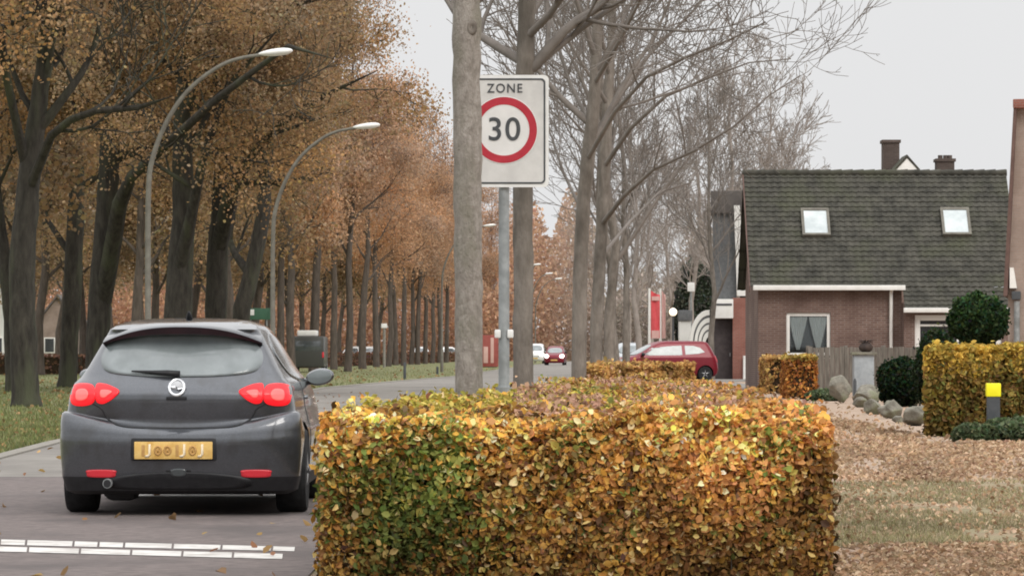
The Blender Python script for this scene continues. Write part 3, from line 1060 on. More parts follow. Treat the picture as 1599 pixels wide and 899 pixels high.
hedge('beech_hedge', 'lower rusty gold hedge block behind the big hedge, in front of the red hatchback', [(.95, 58), (2.75, 58), (2.95, 74), (1.6, 74)], .99, 15000, 7000, (.05, .11), col_rusty, 102, side_pick=[6, .4, .4, .8])
hedge('beech_hedge', 'small square orange hedge before the plank fence', [(6.85, 96), (7.62, 96), (7.75, 100), (7.0, 100)], 1.06, 5000, 2200, (.06, .12), col_orange, 103)
hedge('beech_hedge', 'narrow yellow brown hedge just left of the square orange one', [(7.1, 107), (7.55, 107), (7.65, 112), (7.2, 112)], 1.02, 2600, 1200, (.07, .13), col_rusty, 104)
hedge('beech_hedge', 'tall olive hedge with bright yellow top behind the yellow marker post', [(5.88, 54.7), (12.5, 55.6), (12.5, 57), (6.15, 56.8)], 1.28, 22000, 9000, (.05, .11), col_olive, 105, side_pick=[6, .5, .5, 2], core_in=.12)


def col_brownhedge(rng, P):
    n = len(P)
    return palette(rng, n, [(.20, .105, .065), (.15, .08, .05), (.25, .14, .09)], [2, 2, 1])


hedge('low_hedge', 'long low brown hedge running behind the oak trunks', [(-34, 186), (-22, 190), (-13, 262), (-5, 392), (-6, 396), (-14, 268), (-23, 196), (-34, 191)], .95, 16000, 4000, (.12, .26), col_brownhedge, 106, rough=.12)


def bush(name, label, c, rx, rz, n, size, cols, wts, seed, cat='bush', stem=None, group=None):
    rng = np.random.default_rng(seed)
    root = thing(name, label, cat, (c[0], c[1], 0), group=group)
    d = rng.normal(size=(n, 3))
    d /= np.linalg.norm(d, axis=1)[:, None]
    rad = 1 + (vnoise(d, seed, 4.0) - .5) * .24 - np.abs(rng.normal(0, .07, n)) + (rng.random(n) < .07) * rng.uniform(0, .17, n)
    P = d * rad[:, None] * np.array([rx, rx, rz]) + np.array([0, 0, c[2]])
    P[:, 2] = np.maximum(P[:, 2], .03)
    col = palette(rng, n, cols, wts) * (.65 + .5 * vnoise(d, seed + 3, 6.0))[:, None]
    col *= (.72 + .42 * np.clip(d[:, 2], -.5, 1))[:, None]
    link('foliage', leaves_mesh('foliage', P, rng.uniform(*size, n), col, rng, d, .4), M['leaf_hedge'], root)
    bm = bmesh.new()
    bmesh.ops.create_icosphere(bm, subdivisions=3, radius=1)
    for v in bm.verts:
        v.co = Vector((v.co.x * rx * .86, v.co.y * rx * .86, max(v.co.z * rz * .86 + c[2], .0)))
    me = bpy.data.meshes.new('branches')
    bm.to_mesh(me)
    bm.free()
    link('branches', me, M['core_green'], root, smooth='all')
    if stem:
        mb = MB()
        mb.tube([(0, 0, -.02), (.01, 0, c[2] * .5), (0, 0, c[2] - rz * .6)], [stem, stem * .85, stem * .8], 9)
        mb.build('trunk', M['bark_mid'], root, smooth='all')
    return root


DG = [(.035, .075, .025), (.025, .05, .02), (.06, .11, .035)]
s = 85.0
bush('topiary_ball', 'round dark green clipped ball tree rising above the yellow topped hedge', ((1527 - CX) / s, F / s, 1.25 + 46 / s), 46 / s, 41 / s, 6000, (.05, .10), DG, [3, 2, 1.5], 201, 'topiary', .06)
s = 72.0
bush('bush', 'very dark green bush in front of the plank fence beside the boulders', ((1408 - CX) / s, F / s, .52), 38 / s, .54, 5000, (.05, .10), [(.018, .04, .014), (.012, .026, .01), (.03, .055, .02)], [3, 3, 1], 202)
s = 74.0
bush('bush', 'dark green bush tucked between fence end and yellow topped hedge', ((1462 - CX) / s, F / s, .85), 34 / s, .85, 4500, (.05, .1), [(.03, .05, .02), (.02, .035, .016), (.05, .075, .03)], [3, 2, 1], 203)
bush('evergreen', 'distant dark evergreen beyond the white curved canopy', ((1088 - CX) / 27, F / 27, 3.2), 1.3, 3.3, 4500, (.12, .3), [(.09, .105, .08), (.07, .08, .065), (.12, .13, .105)], [2, 2, 1], 204, 'tree')  # greens lightened so the colour itself holds the haze
# low plants at the hedge foot by the marker post
for k, (px, py, hh, lb) in enumerate([(1520, 690, .26, 'low grey green plant at the hedge foot left of the marker post'),
                                      (1566, 686, .30, 'low grey green plant right at the marker post'), (1590, 690, .34, 'wider low green plant at the right hedge foot'),
                                      (1290, 626, .30, 'low green plant between the square orange hedge and the boulders')]):
    g = G(px, py)
    bush('low_plant', lb, (g.x, g.y, hh * .35), .28 + .06 * k, hh * .6, 1500, (.05, .11), [(.13, .17, .09), (.09, .13, .06), (.2, .22, .12)], [2, 2, 1], 210 + k, 'plant', group='low plants')

# ------------------------------------------------------------------ ground cover: fallen leaves and grass
rng = np.random.default_rng(77)
n = 170000
py = 545 + 52 + (930 - 597) * rng.random(n) ** 1.25
z = H * F / (py - HY)
px = rng.uniform(1085, 1950, n)
X = (px - CX) * z / F
keep = (X > 1.62 + (z - 18) * .02) & (z < 112)
onpatch = (z > 24.3) & (z < 35.8) & (X > 1.7)
keep &= ~(onpatch & (rng.random(n) > .10))
keep &= ~((z > 54.0) & (X > 5.8)) | (rng.random(n) < .05)
X, z = X[keep], z[keep]
n = len(X)
sz = rng.uniform(.03, .07, n) * np.clip(z / 40, .8, 1.8)
drift = vnoise(np.column_stack([X, z * .25, X * 0]), 12, 1.6)
kp = rng.random(n) < np.clip(-.25 + 2.0 * drift, .12, 1)
X, z, sz = X[kp], z[kp], sz[kp]
n = len(X)
P = np.column_stack([X, z, .012 + sz * .22])
col = palette(rng, n, [(.54, .38, .27), (.47, .31, .21), (.60, .46, .34), (.36, .23, .155), (.51, .37, .25), (.55, .35, .23)], [4, 3, 2, 2, 2, 1])
col *= (.75 + .4 * vnoise(P, 4, 1.5))[:, None] * np.array([.97, .98, .92])
me = leaves_mesh('fallen_leaves', P, sz, col, rng, np.tile([0, 0, 1.0], (n, 1)), .5, fold=.4)
tag(link('fallen_leaves', me, M['leaf_hedge']), 'dry pinkish brown leaves littering the footway', kind='stuff')

# a few leaves on the verge
n = 2400
py = rng.uniform(572, 712, n)
z = H * F / (py - HY)
px = rng.uniform(-30, 800, n)
X = (px - CX) * z / F
keep = X < np.interp(z, [p[1] for p in LE], [p[0] for p in LE]) - .25
X, z = X[keep], z[keep]
n = len(X)
P = np.column_stack([X, z, np.full(n, .04)])
me = leaves_mesh('fallen_leaves', P, rng.uniform(.06, .12, n) * np.clip(z / 80, .8, 1.6), palette(rng, n, [(.34, .21, .10), (.26, .15, .07), (.42, .29, .14)], [1, 1, 1]), rng, np.tile([0, 0, 1.0], (n, 1)), .5)
tag(link('fallen_leaves', me, M['leaf_hedge']), 'scattered brown oak leaves lying on the verge grass', kind='stuff')


n = 420
z = rng.uniform(20, 110, n)
u = rng.random(n) ** 1.5
lo_, hi_ = np.interp(z, yy, L_), np.interp(z, yy, R_)
X = np.where(rng.random(n) < .5, lo_ + .1 + u * 2.4, hi_ - .1 - u * 2.4)
P = np.column_stack([X, z, np.full(n, .03)])
me = leaves_mesh('fallen_leaves', P, rng.uniform(.05, .10, n), palette(rng, n, [(.34, .20, .10), (.26, .14, .07), (.46, .30, .12)], [1, 1, 1]), rng, np.tile([0, 0, 1.0], (n, 1)), .55)
tag(link('fallen_leaves', me, M['leaf_hedge']), 'stray leaves blown onto the road', kind='stuff')


def grass_blades(name, label, X, Y, hgt, cols, seed):
    rng = np.random.default_rng(seed)
    n = len(X)
    hh = hgt * rng.uniform(.5, 1.3, n)
    wv = hh * .16
    a = rng.uniform(0, 6.28, n)
    lean = rng.normal(0, .35, (n, 2)) * hh[:, None]
    V = np.empty((n, 3, 3), np.float32)
    V[:, 0] = np.column_stack([X - np.cos(a) * wv, Y - np.sin(a) * wv, np.full(n, .005)])
    V[:, 1] = np.column_stack([X + np.cos(a) * wv, Y + np.sin(a) * wv, np.full(n, .005)])
    V[:, 2] = np.column_stack([X + lean[:, 0], Y + lean[:, 1], hh])
    me = bpy.data.meshes.new(name)
    me.vertices.add(n * 3)
    me.vertices.foreach_set('co', V.ravel())
    me.loops.add(n * 3)
    me.loops.foreach_set('vertex_index', np.arange(n * 3, dtype=np.int32))
    me.polygons.add(n)
    me.polygons.foreach_set('loop_start', np.arange(n, dtype=np.int32) * 3)
    me.polygons.foreach_set('loop_total', np.full(n, 3, np.int32))
    ca = me.color_attributes.new('Col', 'FLOAT_COLOR', 'POINT')
    cc = np.ones((n, 3, 4), np.float32)
    cc[:, :, :3] = (palette(rng, n, cols, [1] * len(cols)) * (.7 + .5 * vnoise(np.column_stack([X, Y, X * 0]), seed, .9))[:, None])[:, None, :]
    ca.data.foreach_set('color', cc.ravel())
    me.update()
    return tag(link(name, me, M['leaf_hedge']), label, kind='stuff')


n = 90000
py = rng.uniform(571, 722, n)
z = H * F / (py - HY)
px = rng.uniform(-30, 790, n)
X = (px - CX) * z / F
keep = X < np.interp(z, [p[1] for p in LE], [p[0] for p in LE]) - .18
grass_blades('grass', 'short green grass of the roadside verge', X[keep], z[keep], .075, [(.16, .19, .07), (.22, .24, .10), (.25, .235, .11), (.14, .16, .06)], 5)
n = 26000
py = rng.uniform(750, 855, n)
z = H * F / (py - HY)
px = rng.uniform(1290, 1640, n)
X = (px - CX) * z / F
keep = (X > 1.72) & (vnoise(np.column_stack([X, z * .3, X * 0]), 6, 2.0) > .3)
grass_blades('grass', 'pale thin grass of the worn patch beside the big hedge', X[keep], z[keep], .035, [(.30, .27, .15), (.36, .31, .19), (.25, .24, .12), (.40, .32, .21)], 6)


# ------------------------------------------------------------------ cars
def catmull(pts, per=8, closed=True):
    n = len(pts)
    res = []
    for i in range(n if closed else n - 1):
        p0, p1, p2, p3 = [np.array(pts[(i + k) % n]) for k in (-1, 0, 1, 2)]
        for j in range(per):
            t = j / per
            res.append(.5 * ((2 * p1) + (-p0 + p2) * t + (2 * p0 - 5 * p1 + 4 * p2 - p3) * t * t + (-p0 + 3 * p1 - 3 * p2 + p3) * t ** 3))
    return res


class CarBody:
    """stack of plan contours (rear at y=0, nose at y=+L), arches cut out"""

    def __init__(s, prof, wheels, wr, bumpz=None, nr=3.2, nf=2.6):
        zs = np.array([p[0] for p in prof])
        t = np.linspace(0, len(prof) - 1, (len(prof) - 1) * 3 + 1)
        idx = np.arange(len(prof))
        lev = [np.interp(t, idx, [p[k] for p in prof]) for k in range(6)]
        verts, NP = [], None
        sx = np.sin(np.linspace(-1, 1, 31) * math.pi / 2)
        for i in range(len(t)):
            z, hw, yr, yf, Lr, Lf = [l[i] for l in lev]
            loop = []
            for u in sx:
                loop.append((hw * u, yr + Lr * (1 - max(0, 1 - abs(u) ** nr) ** (1 / nr)), u))
            ns = 26
            for k in range(1, ns):
                f = k / ns
                y = yr + Lr + (yf - Lf - yr - Lr) * f
                loop.append((hw * (1 + .018 * math.sin(math.pi * f)), y, None))
            for u in sx[::-1]:
                loop.append((hw * u, yf - Lf * (1 - max(0, 1 - abs(u) ** nf) ** (1 / nf)), None))
            for k in range(1, ns):
                f = 1 - k / ns
                y = yr + Lr + (yf - Lf - yr - Lr) * f
                loop.append((-hw * (1 + .018 * math.sin(math.pi * f)), y, None))
            NP = len(loop)
            for x, y, u in loop:
                dz = 0
                if bumpz is not None:
                    wgt = math.exp(-((z - bumpz[0]) / bumpz[1]) ** 2) * max(0, 1 - max(0, y) / .7)
                    dz = bumpz[2] * (abs(x) / .8) ** 2.2 * wgt
                verts.append((x, y, z + dz))
        nl = len(t)
        faces = []
        for i in range(nl - 1):
            for j in range(NP):
                a, b = i * NP + j, i * NP + (j + 1) % NP
                faces.append((a, b, b + NP, a + NP))
        faces.append(tuple(reversed(range(NP))))
        faces.append(tuple((nl - 1) * NP + j for j in range(NP)))
        me = bpy.data.meshes.new('body')
        me.from_pydata(verts, [], faces)
        bm = bmesh.new()
        bm.from_mesh(me)
        bmesh.ops.remove_doubles(bm, verts=bm.verts, dist=.0002)
        bmesh.ops.recalc_face_normals(bm, faces=bm.faces)
        bm.to_mesh(me)
        bm.free()
        me.materials.append(None)
        me.materials.append(None)
        ob = bpy.data.objects.new('body', me)
        C.objects.link(ob)
        cm = MB()
        hwm = max(p[1] for p in prof)
        for y in wheels:
            for sgn in (-1, 1):
                cm.lathe([(wr * 1.16, 0), (wr * 1.16, .36)], 40, (sgn * (hwm + .08) - (.36 if sgn > 0 else 0), y, wr), 'x')
        cme = cm.mesh('cut')
        bm = bmesh.new()
        bm.from_mesh(cme)
        bmesh.ops.recalc_face_normals(bm, faces=bm.faces)
        bm.to_mesh(cme)
        bm.free()
        cme.materials.append(None)
        cme.materials.append(None)
        cme.polygons.foreach_set('material_index', [1] * len(cme.polygons))
        cob = bpy.data.objects.new('cut', cme)
        C.objects.link(cob)
        md = ob.modifiers.new('b', 'BOOLEAN')
        md.object = cob
        md.operation = 'DIFFERENCE'
        md.solver = 'EXACT'
        dg = bpy.context.evaluated_depsgraph_get()
        res = bpy.data.meshes.new_from_object(ob.evaluated_get(dg))
        bpy.data.objects.remove(ob)
        bpy.data.objects.remove(cob)
        s.me = res
        s.bvh = BVHTree.FromPolygons([v.co[:] for v in res.vertices], [p.vertices[:] for p in res.polygons])

    def rear(s, x, z):
        h = s.bvh.ray_cast(Vector((x, -3, z)), Vector((0, 1, 0)))
        return h[0].y if h[0] else .3

    def front(s, x, z):
        h = s.bvh.ray_cast(Vector((x, 9, z)), Vector((0, -1, 0)))
        return h[0].y if h[0] else 4.0

    def side(s, sgn, y, z):
        h = s.bvh.ray_cast(Vector((sgn * 4, y, z)), Vector((-sgn, 0, 0)))
        return h[0].x if h[0] else sgn * .8


def patch(body, outline, face, off=.004, rings=6, sgn=1, smooth=True, per=6):
    """a panel laid over the body; outline (x, z) for rear/front or (y, z) for a side"""
    pl = catmull(outline, per) if smooth else [np.array(p) for p in outline]
    c = np.mean(pl, axis=0)
    mb = MB()
    vs, fs = [], []
    n = len(pl)

    def place(p, o):
        if face == 'rear':
            return (p[0], body.rear(p[0], p[1]) - o, p[1])
        if face == 'front':
            return (p[0], body.front(p[0], p[1]) + o, p[1])
        return (body.side(sgn, p[0], p[1]) + sgn * o, p[0], p[1])
    vs.append(place(c, off))
    for r in range(1, rings + 1):
        for p in pl:
            vs.append(place(c + (p - c) * r / rings, off))
    for p in pl:
        vs.append(place(c + (p - c) * 1.004, -.012))
    for j in range(n):
        fs.append((0, 1 + j, 1 + (j + 1) % n))
    for r in range(rings):
        for j in range(n):
            a, b = 1 + r * n + j, 1 + r * n + (j + 1) % n
            fs.append((a, b, b + n, a + n))
    mb.add(vs, fs)
    return mb


def wheel(parent, x, y, r, w, rimmat=None, sgn=1):
    t = MB()
    t.lathe([(r * .66, -w / 2), (r * .93, -w / 2), (r, -w * .36), (r, w * .36), (r * .93, w / 2), (r * .66, w / 2)], 40, (0, 0, 0), 'x')
    hub = bpy.data.objects.new('wheel', None)
    tyre = None
    rim = MB()
    e = sgn * w * .46
    rim.lathe([(r * .67, -e * .9), (r * .68, e), (r * .62, e), (r * .58, e * .55), (r * .2, e * .5), (r * .13, e * .9), (.01, e * .92)], 32, (0, 0, 0), 'x')
    for k in range(5):
        a = k * 2 * math.pi / 5 + .3
        rim.tube([(e * .85, math.cos(a) * r * .12, math.sin(a) * r * .12), (e * .8, math.cos(a) * r * .62, math.sin(a) * r * .62)], [r * .11, r * .08], 6)
    o = t.build('wheel', M['rubber'], parent, smooth=True)
    o.location = (x, y, r)
    rim.build('rim', rimmat or M['alloy'], o, smooth=True)
    bpy.data.objects.remove(hub)
    return o


def mirror_x(o):
    return [(-x, z) for x, z in reversed(o)]


# --- the dark grey hatchback in front
ZR = 28.6
car = thing('hatchback_car', 'dark grey hatchback seen from behind with both tail lights lit', 'car', ((278 - CX) * ZR / F, ZR, 0))
car.scale = (.955, 1, 1.0)
prof = [  # z, half width, rear y, front y, rear corner depth, front corner depth
    (.165, .84, .16, 4.20, .20, .5), (.195, .905, .075, 4.32, .22, .6), (.30, .932, .035, 4.38, .24, .7), (.45, .944, .012, 4.42, .26, .8),
    (.57, .948, .0, 4.42, .27, .85), (.625, .944, .012, 4.41, .27, .85), (.652, .938, .045, 4.38, .26, .85), (.668, .932, .085, 4.36, .26, .85), (.70, .922, .092, 4.33, .26, .85), (.80, .895, .075, 4.2, .27, .8),
    (.875, .885, .066, 3.95, .28, .7), (.915, .876, .07, 3.75, .28, .6), (.955, .865, .092, 3.55, .28, .55), (.995, .848, .125, 3.4, .28, .5), (1.04, .80, .165, 3.22, .28, .42), (1.12, .748, .225, 3.05, .28, .36),
    (1.22, .694, .305, 2.85, .27, .32), (1.32, .638, .375, 2.6, .26, .3), (1.375, .608, .385, 2.45, .27, .3), (1.40, .592, .36, 2.38, .28, .3), (1.43, .565, .46, 2.25, .32, .3), (1.455, .512, .66, 2.13, .34, .3), (1.474, .445, .90, 2.0, .32, .3),
    (1.486, .33, 1.12, 1.88, .25, .25), (1.492, .18, 1.3, 1.75, .12, .1), (1.493, .06, 1.4, 1.6, .05, .05)]
CB = CarBody(prof, (.86, 3.545), .325, bumpz=(.665, .055, .13))
CB.me.materials[0] = M['car_paint']
CB.me.materials[1] = M['dark_plastic']
for p_ in CB.me.polygons:
    if p_.center.z < .33 - .05 * min(1, abs(p_.center.x)):
        p_.material_index = 1
o = link('body', CB.me, None, car, smooth=True)
# outlines measured on the rear face, x and z in metres


def px2(l):
    return [((x - 282) / 203, (800 - y) / 203) for x, y in l]


rw = [(-.61, 1.20), (-.575, 1.27), (-.50, 1.315), (-.28, 1.348), (0, 1.357), (.28, 1.348), (.50, 1.315), (.575, 1.27), (.61, 1.20), (.595, 1.12), (.52, 1.073), (.30, 1.05), (0, 1.043), (-.30, 1.05), (-.52, 1.073), (-.595, 1.12)]
rw = [(x * 1.045, z) for x, z in rw]
gl = patch(CB, rw, 'rear', .006, 8).build('rear_window', M['rear_glass'], car, smooth='all')
# wiper, spoiler with dark strip for its shaded edge and brake lamp
wp = MB()
wpts = [(.0, 1.065), (-.10, 1.072), (-.22, 1.078), (-.38, 1.086)]
wp.tube([(x, CB.rear(x, z) - .03, z) for x, z in wpts], [.024, .022, .014, .006], 8)
wp.build('wiper', M['dark_plastic'], car, smooth='all')
sp = MB()
N_ = 33


def roof_z(x, y):
    h = CB.bvh.ray_cast(Vector((x, y, 3)), Vector((0, 0, -1)))
    return h[0].z if h[0] else 1.2


vs = []
for i in range(N_):
    u = -1 + 2 * i / (N_ - 1)
    x = .63 * u
    zt = 1.424 - .115 * abs(u) ** 2.4
    zb = zt - (.062 - .040 * abs(u) ** 2)
    yb = .235 + .16 * abs(u) ** 2.2
    col_ = [(x, yb + .012, zt), (x, yb, zt - .010), (x, yb + .02, zb), (x, yb + .26, zb - .02)]
    y2, x2 = yb + .58, x * (1 - .10 * abs(u))
    z2_ = roof_z(x2, y2) + .002
    col_.append((x2, y2, z2_))
    for f in (.7, .4, .15):
        xx, y_ = x + (x2 - x) * f, yb + .58 * f
        flat = zt + (z2_ - zt) * f + .016 * (1 - f) * f * 4
        w_u = min(1, max(0, (.96 - abs(u)) / .45))
        col_.append((xx, y_, flat + (max(flat, min(roof_z(xx, y_), z2_ + .03) + .003) - flat) * w_u))
    vs += col_
fs = []
K_ = 8
for i in range(N_ - 1):
    for k in range(K_):
        a, b = i * K_ + k, i * K_ + (k + 1) % K_
        fs.append((a, b, b + K_, a + K_))
fs += [tuple(range(K_)), tuple((N_ - 1) * K_ + k for k in range(K_ - 1, -1, -1))]
sp.add(vs, fs)
spo = sp.build('spoiler', M['car_paint'], car, smooth=True)
sd = MB()
vs = []
for i in range(N_):
    u = -1 + 2 * i / (N_ - 1)
    x = .625 * u
    zt = 1.416 - .115 * abs(u) ** 2.4
    zb = zt - (.052 - .036 * abs(u) ** 2)
    yb = .231 + .16 * abs(u) ** 2.2
    vs += [(x, yb - .003, zt), (x, yb + .012, zb)]
sd.add(vs, [(2 * i, 2 * i + 1, 2 * i + 3, 2 * i + 2) for i in range(N_ - 1)])
sd.build('shaded_brake_strip', surf_mat('shaded brake strip', (.016, .008, .011), (.03, .012, .016), 9, .4), spo, smooth='all')  # dark colour paints shade under the spoiler lip, with the brake lamp's dark red
# tail lights, each a pair of lobes
for sg in (-1, 1):
    # outer lobe is square, inner one pointed
    outer = [(.865, .965), (.80, .995), (.70, .99), (.665, .955), (.655, .90), (.68, .845), (.76, .825), (.84, .835), (.868, .88)]
    inner = [(.655, .985), (.60, .995), (.53, .975), (.468, .94), (.50, .895), (.56, .855), (.61, .842), (.652, .87)]
    inner_c = [(.615, .945), (.565, .948), (.525, .935), (.555, .91), (.585, .89), (.615, .90)]
    outer_c = [(.81, .945), (.745, .955), (.715, .925), (.725, .885), (.77, .868), (.815, .88)]
    join = [(.70, .985), (.64, .985), (.62, .93), (.64, .86), (.70, .85), (.71, .92)]
    lo = patch(CB, [(sg * x, z) for x, z in outer], 'rear', .012).build('tail_light', M['tail'], car, smooth='all')
    patch(CB, [(sg * x, z) for x, z in outer_c], 'rear', .018, 4).build('bulb_glow', M['tail_core'], lo, smooth='all')
    li = patch(CB, [(sg * x, z) for x, z in inner], 'rear', .012).build('tail_light', M['tail'], car, smooth='all')
    patch(CB, [(sg * x, z) for x, z in inner_c], 'rear', .018, 4).build('bulb_glow', M['tail_core'], li, smooth='all')
    # red glowing reflector low in the bumper
    cxr = sg * .605
    patch(CB, [(cxr - .115, .325), (cxr - .10, .35), (cxr + .10, .35), (cxr + .115, .325), (cxr + .09, .298), (cxr - .09, .298)], 'rear', .008, 3).build('reflector', M['reflector'], car, smooth='all')
    # grey lip catching the sky above the reflector
# tailgate seam: thin dark line around the gate
seam = [(-.62, .90), (-.60, .80), (-.54, .715), (-.42, .672), (-.2, .662), (0, .66), (.2, .662), (.42, .672), (.54, .715), (.60, .80), (.62, .90)]
sm = MB()
cs = catmull(seam, 6, closed=False)
sm.tube([(p[0], CB.rear(p[0], p[1]) + .002, p[1]) for p in cs], .0085, 5)
sm.build('tailgate_seam', M['dark_plastic'], car, smooth='all')
# lower bumper black diffuser
dif = [(-.55, .285), (-.30, .325), (0, .335), (.30, .325), (.55, .285), (.50, .215), (0, .205), (-.50, .215)]
patch(CB, dif, 'rear', .006, 5).build('diffuser', M['dark_plastic'], car, smooth='all')
patch(CB, [(-.055, .355), (0, .362), (.055, .355), (.06, .33), (.04, .305), (-.04, .305), (-.06, .33)], 'rear', .008, 3).build('fog_lamp', M['glass'], car, smooth='all')
# number plate with recess
rc = MB()
yb = min(CB.rear(-.3, .5), CB.rear(0, .5), CB.rear(.3, .5))
yp = CB.rear(0, .5) - .008
pc = -.035
rc.box(pc - .335, pc + .335, yp - .002, yp + .10, .42, .592, .02)
rec = rc.build('plate_recess', M['dark_plastic'], car, smooth=True)
pm = MB()
pm.box(pc - .305, pc + .305, yp - .022, yp - .003, .433, .563, .008)
pl = pm.build('number_plate', M['plate'], car, smooth=True)
# blurred, unreadable characters: soft pale and tan strokes
for u, kind in [(-.235, 'a'), (-.12, 'b'), (-.045, 'b'), (.03, 'a'), (.15, 'b')]:
    x = pc + u
    ink = MB()
    if kind == 'b':
        ink.tube([(x + .024 * math.cos(a), yp - .0222, .497 + .030 * math.sin(a)) for a in np.linspace(0, 2 * math.pi, 19)], .0085, 6, cap=False)
        ink.tube([(x, yp - .0222, .485), (x, yp - .0222, .51)], .008, 6)
    else:
        ink.box(x - .012, x + .012, yp - .0245, yp - .0225, .455, .54, .004)
    ink.build('character', M['plate_ink'], pl, smooth='all')
for u in (-.185, .085, .225):
    x = pc + u
    ink = MB()
    ink.tube([(x, yp - .0222, .545), (x, yp - .0222, .47), (x - .012, yp - .0222, .456), (x - .034, yp - .0222, .455)], [.010, .011, .011, .009], 7)
    ink.build('character', M['plate_pale'], pl, smooth='all')
# emblem: chrome ring crossed by a bolt, handle under it
em = MB()
ex, ez = -.018, .965
ey = CB.rear(ex, ez)
ring = [(ex + .058 * math.cos(a), ey - .02 - (ez - ez) , ez + .058 * math.sin(a)) for a in np.linspace(0, 2 * math.pi, 33)]
em.tube([(x, CB.rear(x, z) - .014, z) for x, _, z in ring], .0115, 8, cap=False)
bolt = [(-.075, .004), (-.012, .012), (-.006, -.004), (.075, .0), (.012, -.016), (.004, .0)]
em.add([(ex + x, CB.rear(ex + x, ez + z) - .022, ez + z) for x, z in bolt] + [(ex + x, CB.rear(ex + x, ez + z) - .01, ez + z) for x, z in bolt],
       [tuple(range(6)), tuple(range(11, 5, -1))] + [(i, i + 6, (i + 1) % 6 + 6, (i + 1) % 6) for i in range(6)])
em.lathe([(.05, .0), (.05, -.006), (.01, -.010)], 24, (ex, ey + .0, ez), 'y')
em.build('emblem', M['chrome'], car, smooth=True)
hd = MB()
hy = CB.rear(ex, .885)
hd.box(ex - .08, ex + .08, hy - .018, hy + .03, .872, .898, .008)
hd.build('tailgate_handle', M['dark_plastic'], car, smooth=True)
an = MB()
an.tube([(0.0, 1.0, 1.485), (0.0, .985, 1.52), (0.0, .95, 1.535)], [.03, .018, .008], 8)
an.build('aerial', M['dark_plastic'], car, smooth='all')
# exhaust and silencer
exh = MB()
exh.lathe([(.036, -.07), (.036, .3)], 20, (-.55, .05, .252), 'y')
eo = exh.build('exhaust', M['steel'], car, smooth=True)
exi = MB()
exi.lathe([(.029, -.0735), (.027, -.071)], 20, (-.55, .05, .252), 'y')
exi.build('mouth_shade', M['dark_plastic'], eo, smooth=True)  # dark disc painted as the shaded inside of the pipe
sil = MB()
sil.box(-.60, -.37, .35, .75, .11, .215, .05)
sil.build('silencer', M['dark_plastic'], car, smooth=True)
ax = MB()
ax.tube([(-.65, .86, .27), (.65, .86, .27)], .045, 10)
ax.box(-.7, .7, .5, 3.9, .155, .19, .01)
ax.build('underbody', M['dark_plastic'], car)
# side windows
for sg in (-1, 1):
    swn = [(.78, 1.20), (.90, 1.30), (1.25, 1.375), (1.75, 1.385), (2.2, 1.335), (2.55, 1.18), (2.78, 1.02), (2.4, 1.0), (1.6, 1.005), (1.05, 1.06)]
    patch(CB, swn, 'side', .006, 6, sgn=sg).build('side_window', M['glass'], car, smooth='all')
    md = MB()
    md.tube([(sg * .80, 2.70, .985), (sg * .90, 2.68, .99)], [.03, .028], 8)
    bm = bmesh.new()
    bmesh.ops.create_uvsphere(bm, u_segments=18, v_segments=12, radius=1)
    vs = [(sg * (.965) + v.co.x * .122, 2.72 + v.co.y * .085 - .02, 1.025 + v.co.z * .07 + v.co.x * sg * .012) for v in bm.verts]
    bm.verts.index_update()
    md.add(vs, [[v.index for v in f.verts] for f in bm.faces])
    bm.free()
    mo = md.build('wing_mirror', M['car_paint'], car, smooth='all')
    mg = MB()
    mg.lathe([(1, 0), (.98, -.04), (.5, -.06), (.02, -.06)], 24, (0, 0, 0), 'y')
    mg.v = [(sg * .965 + x * .105, 2.632 + y * .3, 1.025 + z * .057 + x * sg * .010) for x, y, z in mg.v]
    mg.build('mirror_glass', M['rear_glass'] if sg > 0 else M['pale_glass'], mo, smooth=True)
    hb = patch(CB, [(1.62, .86), (1.62, .885), (1.80, .89), (1.80, .865)], 'side', .02, 2, sgn=sg)
    hb.build('door_handle', M['car_paint'], car, smooth='all')
    dl = MB()
    ds = [(1.45, 1.0), (1.42, .8), (1.30, .5), (1.32, .30)]
    dl.tube([(CB.side(sg, y, z) - sg * .001, y, z) for y, z in catmull(ds, 5, closed=False)], .006, 5)
    dl.build('door_seam', M['dark_plastic'], car, smooth='all')
    for y in (.86, 3.545):
        wheel(car, sg * .84, y, .325, .24, sgn=sg)
wsn = [(-.66, 1.03), (-.55, 1.28), (-.44, 1.40), (0, 1.425), (.44, 1.40), (.55, 1.28), (.66, 1.03), (0, 1.0)]
patch(CB, wsn, 'front', .006, 6).build('windscreen', M['glass'], car, smooth='all')
for sg in (-1, 1):
    patch(CB, [(sg * .55, .72), (sg * .62, .78), (sg * .76, .80), (sg * .80, .72), (sg * .72, .66), (sg * .60, .66)], 'front', .008, 3).build('headlight', M['glass'], car, smooth='all')


# --- simple hatchbacks seen far off
def small_prof(Lc=3.6, hgt=1.5, hw=.81):
    k = hgt / 1.5
    return [(.18 * k, hw - .10, .14, Lc - .16, .2, .4), (.28 * k, hw - .03, .04, Lc - .04, .25, .5), (.45 * k, hw, .0, Lc, .26, .6), (.62 * k, hw, .01, Lc - .02, .28, .65),
            (.78 * k, hw - .01, .05, Lc - .16, .28, .6), (.88 * k, hw - .02, .09, Lc - .46, .28, .5), (.96 * k, hw - .05, .12, Lc - .80, .28, .4),
            (1.10 * k, hw - .10, .20, Lc - 1.10, .26, .3), (1.25 * k, hw - .16, .28, Lc - 1.38, .25, .28), (1.38 * k, hw - .21, .36, Lc - 1.66, .25, .28),
            (1.44 * k, hw - .25, .40, Lc - 1.82, .25, .28), (1.48 * k, hw - .36, .60, Lc - 2.05, .2, .2), (1.495 * k, hw - .6, 1.0, Lc - 2.3, .1, .1), (1.5 * k, .05, 1.15, Lc - 2.4, .02, .02)]


